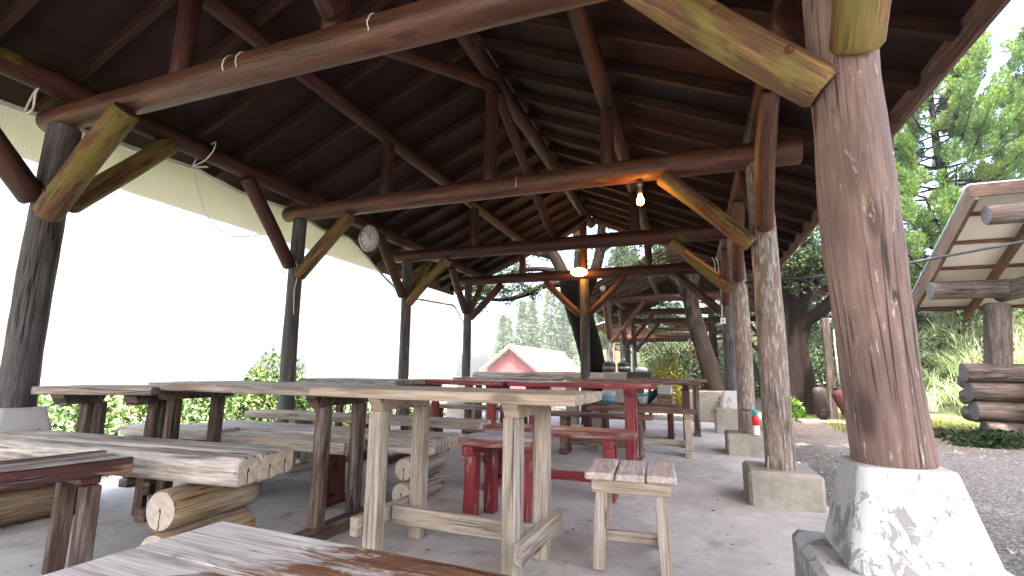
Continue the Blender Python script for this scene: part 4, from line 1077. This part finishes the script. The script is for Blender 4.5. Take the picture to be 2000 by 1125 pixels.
D = RNG.normal(size=(N, 3)); D[:, 2] *= .3
kind(leaves('charred_wood', P, D, .09, .035, leafmat('charred', [(0, (.012, .01, .012)), (.7, (.05, .035, .04)), (1, (.3, .25, .25))], .05)), 'stuff', 'heap of charred wood bits on the sunny grass')
# ------------------------------------------------------------------ log hut on the right
hut = thing('log_hut', 'log hut with white-lined lean-to roof and stacked log wall, at the right', 'hut', (0, 0, 0))
M['hutwood'] = wood('hut_log', (.04, .028, .022), (.13, .095, .078), wear=(.23, .2, .18), wear_amt=.4, moss=.3, moss_col=(.12, .13, .02), bump=.6, crack=1.0)
M['hutrafter'] = wood('hut_rafter', (.08, .036, .02), (.19, .098, .055), bump=.25, moss=.15)
M['hutverge'] = wood('hut_verge', (.06, .035, .025), (.16, .105, .08), bump=.3, moss=.4, moss_col=(.1, .11, .03))
M['lining'] = plain('white_lining_board', (.60, .56, .48), .8, .2, 0, .07, 4)
M['hut_end'] = wood_end('hut_log_end', (.03, .03, .035), (.16, .155, .16))
HX0, HX1 = 3.46, 8.2
ridge = V((0, 7.45, 3.11)); eave = V((0, 9.75, 1.86)); dn = (eave-ridge).normalized(); nr = V((0, -dn.z, dn.y)); nr = nr if nr.z > 0 else -nr
def hp(x, s, h): return V((x, 0, 0))+ridge+dn*s+nr*h
HL = (eave-ridge).length
Mx = Matrix((V((1, 0, 0)), dn, nr)).transposed()
cx = (HX0+HX1)/2; LX = HX1-HX0
mb = MB(); mb.box(hp(cx, HL/2, .145), (LX, HL, .02), Mx, .003); mb.build('ceiling_board', M['lining'], hut)
mb = MB(); mb.box(hp(cx, HL/2, .168), (LX+.1, HL+.1, .018), Mx, .004); mb.build('roof', M['tin'], hut)
# short metal-covered cap over the ridge, falling to the near side
mb = MB(); mb.bar(hp(HX0-.05, 0, .17)+V((0, .02, .02)), hp(HX1, 0, .17)+V((0, .02, .02)), .22, .03); mb.build('ridge_cap', M['tin'], hut)
mb = MB(); mb.bar(hp(HX0-.04, -.05, .07), hp(HX1, -.05, .07), .035, .16); mb.build('fascia', M['hutverge'], hut)
for x in (HX0+.0, HX0+.78, HX0+1.56, HX0+2.34, HX0+3.12):
    mb = MB(); mb.bar(hp(x, 0 if x > HX0 else -.02, .04), hp(x, HL+.12, .04), .075 if x > HX0 else .05, .1 if x > HX0 else .2, up=nr); mb.build('rafter', M['hutrafter' if x > HX0 else 'hutverge'], hut)
for s in (.42, .98, 1.55, 2.1, HL-.03):
    mb = MB(); mb.bar(hp(HX0+.04, s, .112), hp(HX1, s, .112), .05, .04, up=nr); mb.build('batten', M['hutrafter'], hut)
for s, h, r_, x0 in ((.17, -.16, .125, HX0+.12), (1.72, -.17, .135, HX0-.03)):
    mb = MB(); a = hp(x0, s, h); mb.log(a, hp(HX1, s, h), r_, r_, seg=22); mb.build('log_beam', [M['hutwood'], M['hut_end']], hut)
mb = MB(); mb.log((4.3, 9.05, 2.09), (5.35, 6.9, 2.42), .14, .15, seg=20); mb.build('log_beam', [M['hutwood'], M['hut_end']], hut)
mb = MB(); mb.log((4.12, 8.95, .98), (4.22, 8.95, 1.93), .155, .15, seg=24, sq=.86); mb.build('post', [M['hutwood'], M['hut_end']], hut)
mb = MB(); mb.log((7.3, 7.6, -.03), (7.3, 7.6, 2.8), .15, .15, seg=20); mb.build('post', [M['hutwood'], M['hut_end']], hut)
# stacked log wall with the crossing logs of the corner
z = .13; lg = .235
for k in range(4):
    r_ = .142
    zc = .13+k*.268
    mb = MB(); mb.log((3.80-.03*k+(.06 if k == 0 else 0), 8.93, zc), (7.6, 8.93, zc), r_, r_, seg=22, wob=.05, bend=.004, sq=.93); mb.build('wall_log', [M['hutwood'], M['hut_end']], hut)
    if k < 3:
        mb = MB(); mb.log((4.42+.04*k, 8.52, zc+.134), (4.42, 10.6, zc+.134), .14, .14, seg=22, sq=.93); mb.build('wall_log', [M['hutwood'], M['hut_end']], hut)
mb = MB(); mb.box((5.6, 8.95, -.03), (3.4, .34, .1), bev=.03); mb.build('footing', M['block'], hut)

# ------------------------------------------------------------------ second log pavilion beyond the trees
p2 = thing('log_pavilion', 'second, darker log pavilion beyond the trees', 'pavilion', (0, 0, 0))
X0, X1, ys2 = -2.0, 2.3, (12.9, 15.9, 18.9)
for y in ys2:
    mb = MB(); mb.log((X0-.3, y, 2.78), (X1+.3, y, 2.78), .1, .1, seg=12); mb.build('tie_beam', SM('stain'), p2)
    mb = MB(); mb.log(((X0+X1)/2, y, 2.86), ((X0+X1)/2, y, 3.95), .06, .06, seg=10); mb.build('king_post', SM('stain'), p2)
    for X, s in ((X0, 1), (X1, -1)):
        mb = MB(); mb.log((X, y, -.05), (X, y, 2.72), .09, .08, seg=14); mb.build('post', [M['post_dark'], M['stain_end']], p2)
        mb = MB(); mb.log((X+s*.07, y-.05, 1.65), (X+s*.95, y-.05, 2.7), .062, .06, seg=12); mb.build('brace', SM('stain'), p2)
        mb = MB(); mb.log((X, y-.08, 1.75), (X, y-.8, 2.8), .06, .06, seg=12); mb.build('brace', SM('stain'), p2)
for X, z in ((X0, 2.95), (X1, 2.95), ((X0+X1)/2, 4.0), ((X0+X1)/2-1.1, 3.5), ((X0+X1)/2+1.1, 3.5)):
    mb = MB(); mb.log((X, 12.0, z), (X, 19.8, z), .075, .075, seg=12); mb.build('purlin', SM('stain'), p2)
mid2 = (X0+X1)/2
for s in (-1, 1):
    a = V((mid2, 15.9, 4.16)); b = V((mid2+s*3.0, 15.9, 2.78)); x = (b-a).normalized(); z_ = x.cross(V((0, 1, 0))); yv = V((0, 1, 0))
    if z_.z < 0: z_ = -z_; yv = -yv
    mb = MB(); mb.box((a+b)/2, ((b-a).length, 7.9, .03), Matrix((x, yv, z_)).transposed(), .003, 0, 1); mb.build('roof', M['deck'], p2)
    for k in range(17):
        y = 12.1+k*.47
        mb = MB(); mb.bar(V((mid2+s*.05, y, 4.09)), V((mid2+s*2.95, y, 2.76)), .045, .08); mb.build('rafter', M['fascia'] if k < 8 else M['rafter'], p2)  # near rafters paler, standing in for bright slits in the roof

# ------------------------------------------------------------------ orange timber gazebo
gz = thing('gazebo', 'orange-brown timber gazebo with open gable, farthest shelter', 'gazebo', (-1.8, 24, 0))
M['orange'] = wood('orange_timber', (.035, .010, .0035), (.10, .032, .011), bump=.2, crack=.4)
M['gzpost'] = wood('gazebo_post', (.05, .03, .024), (.14, .085, .065), bump=.2)
for x in (-1.75, 1.8, 2.1):
    for y in (0, 3.2):
        mb = MB(); mb.box((x, y, 1.23), (.15, .15, 2.6), bev=.01); mb.build('post', M['gzpost'], gz)
for y in (-.02, 3.22):
    mb = MB(); mb.box((0.05, y, 2.58), (4.3, .16, .22), bev=.01); mb.build('tie_beam', M['orange'], gz)
    mb = MB(); mb.box((0.05, y-.03, 2.86), (4.1, .12, .22), bev=.01); mb.build('tie_beam', M['orange'], gz)
    mb = MB(); mb.box((.05, y, 3.25), (.14, .12, .55), bev=.01); mb.build('king_post', M['orange'], gz)
    for s in (-1, 1):
        mb = MB(); mb.bar((.05, y, 3.66), (.05+s*2.35, y, 2.9), .12, .2); mb.build('principal_rafter', M['orange'], gz)
for s in (-1, 1):
    mb = MB(); mb.bar((.05+s*1.3, -.6, 3.42), (.05+s*1.3, 3.9, 3.42), 2.9, .04, up=V((s*.3, 0, 1)).normalized()); mb.build('roof', M['orange'], gz)
    mb = MB(); mb.bar((.05+s*1.3, -.65, 3.47), (.05+s*1.3, 3.95, 3.47), 3.05, .03, up=V((s*.3, 0, 1)).normalized()); mb.build('roof_sheet', M['tin'], gz)
mb = MB(); mb.box((0.05, 1.6, 2.58), (.14, 3.0, .2), bev=.01)
mb.build('cross_beam', M['orange'], gz)

# ------------------------------------------------------------------ red cabin in the distance
cb = thing('cabin', 'red boarded cabin with pale metal gable roof beyond the far rail', 'cabin', (-16.55, 45, 0), R(-2))
t = NT('red_boarding'); o_ = t.n('TexCoord').outputs['Object']; sz = t.n('SeparateXYZ', {0: o_}).outputs[2]
ln_ = t.math('FRACT', t.math('MULTIPLY', sz, 5.5)); lm = t.ramp(ln_, [(0, .35), (.08, 1.0)])
M['redboard'] = t.end(t.bsdf(t.mix(1.0, t.mix(t.noise(t.scale(o_, (1, 1, 8)), 2, 4), (.085, .014, .018), (.12, .024, .03)), lm, 'MULTIPLY'), .7, t.bump(ln_, .2, .02)))
M['paleroof'] = plain('pale_roof', (.66, .63, .62), .5, .4)
M['trim'] = plain('red_trim', (.085, .02, .022), .6)
mb = MB(); prof = [(-2.6, -2), (2.6, -2), (2.6, 1.05), (0, 3.05), (-2.6, 1.05)]
mb.prism([(x, 0, z) for x, z in prof], [(x, 16, z) for x, z in prof]); mb.build('wall', M['redboard'], cb)
for s in (-1, 1):
    a = V((0, 8, 3.2)); b = V((s*3.05, 8, .78)); x = (b-a).normalized(); z_ = x.cross(V((0, 1, 0))); yv = V((0, 1, 0))
    if z_.z < 0: z_ = -z_; yv = -yv
    mb = MB(); mb.box((a+b)/2+z_*.05, ((b-a).length+.1, 17.4, .12), Matrix((x, yv, z_)).transposed(), .01); mb.build('roof', M['paleroof'], cb)
    mb = MB(); mb.bar((0, -.74, 3.12), (s*3.1, -.74, .66), .08, .24); mb.build('bargeboard', M['trim'], cb)
mb = MB(); mb.box((1.7, 12.5, 2.6), (.5, .5, 1.1)); mb.build('chimney', M['trim'], cb)
for k in range(3):
    cord('overhead_wire', [(-60, 70, 9+k*.6), (-22, 66, 6.2+k*.55), (-8, 60, 4.4+k*.5), (6, 54, 3.6+k*.5)], .03, 'rubber', 'thin overhead wire crossing in front of the distant cedars', 'wire', 'overhead wires before the distant cedars')

# ------------------------------------------------------------------ stove corner beyond the far gable
hb = thing('hearth', 'grey concrete hearth block holding the black pots beyond the log rail', 'hearth', (-1.39, 9.75, -.035))
mb = MB(); mb.box((0, 0, .455), (.46, .5, .91), bev=.015); mb.build('block', M['block'], hb)
M['band'] = plain('dull_band', (.5, .48, .42), .4, .5, .6)
for x, y, lab, bnd, knob in ((-1.52, 9.7, 'black rice pot with dull brown band, left of two on the hearth', plain('brown_band', (.2, .17, .11), .5), False), (-1.24, 9.8, 'black rice pot with silver band and knob, right of two on the hearth', M['band'], True)):
    pt = thing('rice_pot', lab, 'pot', (x, y, .877), 0, 'pots on the hearth')
    mb = MB(); mb.lathe([(.10, 0), (.125, .015), (.128, .06)], seg=24); mb.build('body', M['black'], pt)
    mb = MB(); mb.lathe([(.130, .058), (.132, .105), (.128, .11)], seg=24); mb.build('band', bnd, pt)
    mb = MB(); mb.lathe([(.129, .108), (.128, .15), (.11, .19), (.06, .205)], seg=24); mb.build('lid', M['black'], pt)
    if knob:
        mb = MB(); mb.lathe([(.03, .2), (.03, .25), (.02, .27)], seg=16); mb.build('knob', M['steel'], pt)
gr = thing('grill', 'black iron grill box right of the grey hearth', 'grill', (-.93, 9.7, -.035))
mb = MB(); mb.box((0, 0, .84), (.44, .4, .17), bev=.012); mb.build('box', M['black'], gr)
for sx in (-1, 1):
    for sy in (-1, 1):
        mb = MB(); mb.box((sx*.17, sy*.15, .378), (.04, .04, .756)); mb.build('leg', M['black'], gr)
mb = MB(); mb.tube([(.22, -.1, .86), (.25, -.1, .87), (.25, .1, .87), (.22, .1, .86)], .008, 8); mb.build('handle', M['steel'], gr)
mb = MB(); mb.lathe([(.10, 0), (.12, .02), (.115, .06), (.07, .085), (.02, .09)], seg=18); o = mb.build('basin', M['white']); o.location = (-.9, 9.7, .891); tag(o, 'upturned white basin lying on the black grill', 'basin')
blu = plain('pale_blue_plastic', (.12, .42, .60), .45)
for x, lab, s in ((-1.14, 'white bucket with sky blue lower half, left one on the dark bench', 1), (-.66, 'white bucket with sky blue rim, right one on the dark bench', -1)):
    bk = thing('bucket', lab, 'bucket', (x, 7.2, .452), 0, 'buckets on the bench'); r_ = .1 if s > 0 else .075
    mb = MB(); mb.lathe([(r_*.8, 0), (r_*.9, .075)] if s > 0 else [(r_*.97, .105), (r_*1.04, .11), (r_*1.04, .135)], seg=24); mb.build('band', blu, bk)
    mb = MB(); mb.lathe([(r_*.9, .076), (r_, .16), (r_*.95, .16)] if s > 0 else [(r_*.82, 0), (r_*.96, .104)], seg=24); mb.build('body', plain('white_bucket', (.6, .63, .63), .5), bk)
cr_ = thing('crate', 'small brown wooden crate on the dark bench behind the tables', 'crate', (-.36, 7.2, .452))
for z in (.02, .065, .11):
    mb = MB(); mb.box((0, -.09, z), (.2, .012, .036)); mb.build('slat', M['cradle'], cr_)
    mb = MB(); mb.box((0, .09, z), (.2, .012, .036)); mb.build('slat', M['cradle'], cr_)
for x in (-.09, .09):
    mb = MB(); mb.box((x, 0, .066), (.014, .164, .13)); mb.build('end_panel', M['cradle'], cr_)
mb = MB(); mb.box((0, 0, .05), (.19, .17, .1), bev=.01); mb.box((0, 0, .103), (.198, .178, .02), bev=.006); o = mb.build('plastic_box', M['white']); o.location = (-.36, 7.2, .59); tag(o, 'white plastic box sitting on the brown crate', 'box')
um = thing('umbrella', 'folded dark blue umbrella propped beside the small crate', 'umbrella', (-.52, 7.2, .452))
mb = MB(); mb.tube([(-.08, 0, .005), (-.04, 0, .05), (.02, 0, .14), (.05, 0, .2)], [.006, .03, .055, .02], 12); mb.build('canopy', plain('navy_cloth', (.012, .02, .09), .6), um)
mb = MB(); mb.tube([(.05, 0, .2), (.075, 0, .25), (.1, 0, .25)], .007, 8); mb.build('handle', M['black'], um)
mb = MB(); mb.box((0, 0, .27), (1.1, .14, .6), bev=.02); o = mb.build('low_wall', M['block']); o.location = (.35, 10.35, -.03); tag(o, 'low pale concrete wall in front of the leaning mossy trunk', 'wall')

# ------------------------------------------------------------------ gas cylinders by the twisted tree
def cyl(x, y, tilt, lab, m):
    c = thing('gas_cylinder', lab, 'cylinder', (x, y, .02), 0, 'gas cylinders')
    c.rotation_euler = (0, tilt, 0); c.scale = (.72, .72, .82)
    mb = MB(); mb.lathe([(.02, .0), (.1, .02), (.15, .07), (.16, .14), (.16, .62), (.15, .69), (.1, .745), (.04, .76)], seg=28); mb.build('tank', m, c)
    mb = MB(); mb.lathe([(.03, .755), (.03, .8), (.045, .8), (.045, .83)], seg=14); mb.tube([(-.06, 0, .8), (.0, 0, .8), (.12, -.05, .82), (.2, -.07, .85)], .018, 8); mb.build('valve', M['black'], c)
    mb = MB(); mb.lathe([(.163, .2), (.166, .205), (.166, .235), (.163, .24)], seg=28); mb.build('strap', M['black'], c)
rd = plain('rusty_red_tank', (.06, .014, .010), .65, .35, 0, .5, 6)
cyl(2.36, 11.05, R(-5), 'dark rusty gas cylinder standing against the twisted tree', plain('dark_rust_tank', (.022, .012, .012), .7, .3, 0, .5, 6))
cyl(2.8, 10.85, R(-24), 'red gas cylinder leaning over toward the twisted tree', rd)
mb = MB(); hp_ = []
for k in range(40): a = k/40*2*math.pi*2.4; hp_.append((.2*math.cos(a), .13*math.sin(a), .02+.012*k/8))
mb.tube(hp_, .012, 8); o = mb.build('garden_hose', plain('teal_hose', (.05, .5, .38), .4)); o.location = (3.16, 10.85, .03); tag(o, 'coil of teal garden hose beside the red gas cylinder', 'hose')
mb = MB(); mb.box((0, 0, 0), (1.7, .6, .1), bev=.02); o = mb.build('paving_slab', M['block']); o.location = (2.75, 10.95, -.03); tag(o, 'low concrete slab under the gas cylinders', 'slab')
mb = MB(); mb.box((0, 0, 1.0), (.13, .12, 2.1), bev=.01); o = mb.build('wooden_post', M['hutwood']); o.location = (2.62, 11.45, -.03); tag(o, 'square wooden post behind the gas cylinders', 'post')
mb = MB(); mb.tube([(0, 0, 0), (0, 0, 1.8)], .02, 10); o = mb.build('water_pipe', M['steel']); o.location = (2.72, 11.3, -.03); tag(o, 'thin steel pipe standing in front of the square wooden post', 'pipe')
# ------------------------------------------------------------------ light, sky, camera
w = bpy.data.worlds.new('World'); SC.world = w; w.use_nodes = True
nt = w.node_tree; nt.nodes.clear()
SUN_EL, SUN_AZ = R(58), R(166)        # azimuth measured from +Y towards +X
sky = nt.nodes.new('ShaderNodeTexSky'); sky.sky_type = 'NISHITA'; sky.sun_disc = False
sky.sun_elevation = SUN_EL; sky.sun_rotation = SUN_AZ; sky.air_density = 1.0; sky.dust_density = 9.5; sky.ozone_density = 1.0
bg = nt.nodes.new('ShaderNodeBackground'); bg.inputs[1].default_value = .15
wo = nt.nodes.new('ShaderNodeOutputWorld')
nt.links.new(sky.outputs[0], bg.inputs[0]); nt.links.new(bg.outputs[0], wo.inputs[0])
ld = bpy.data.lights.new('sun', 'SUN'); ld.energy = 5.0; ld.angle = R(.53); ld.color = (1, .95, .87)
sun = bpy.data.objects.new('sun', ld); COL.objects.link(sun)
sd = V((math.sin(SUN_AZ)*math.cos(SUN_EL), math.cos(SUN_AZ)*math.cos(SUN_EL), math.sin(SUN_EL)))
sun.rotation_euler = sd.to_track_quat('Z', 'Y').to_euler(); sun.location = sd*40
cd = bpy.data.cameras.new('camera'); cd.sensor_width = 36; cd.lens = 940.41/2000*36; cd.clip_start = .05; cd.clip_end = 3000
cam = bpy.data.objects.new('camera', cd); COL.objects.link(cam); SC.camera = cam
p, yw, ro = R(9.63726), R(20.26316), R(.66519)
fw = V((-math.sin(yw)*math.cos(p), math.cos(yw)*math.cos(p), math.sin(p)))
r = V((math.cos(yw), math.sin(yw), 0)); u = r.cross(fw)
r2 = r*math.cos(ro)+u*math.sin(ro); u2 = -r*math.sin(ro)+u*math.cos(ro)
mt = Matrix((r2, u2, -fw)).transposed().to_4x4(); mt.translation = V((0, 0, .9))
cam.matrix_world = mt
SC.view_settings.view_transform = 'Standard'; SC.view_settings.look = 'None'
SC.view_settings.exposure = 3.5; SC.view_settings.gamma = 1
SC.render.film_transparent = False
SC.cycles.use_denoising = True
SC.cycles.max_bounces = 8; SC.cycles.transparent_max_bounces = 16

hz = MB(); hz.box((-20, 60, 6.5), (196, 176, 21), bev=.01)
t = NT('haze'); v = t.n('VolumePrincipled', {'Color': (.9, .95, 1, 1), 'Density': .0009, 'Anisotropy': .2})
t.t.links.new(v.outputs[0], t.out.inputs['Volume'])
kind(hz.build('haze', t.m), 'stuff', 'thin bright haze in the air')
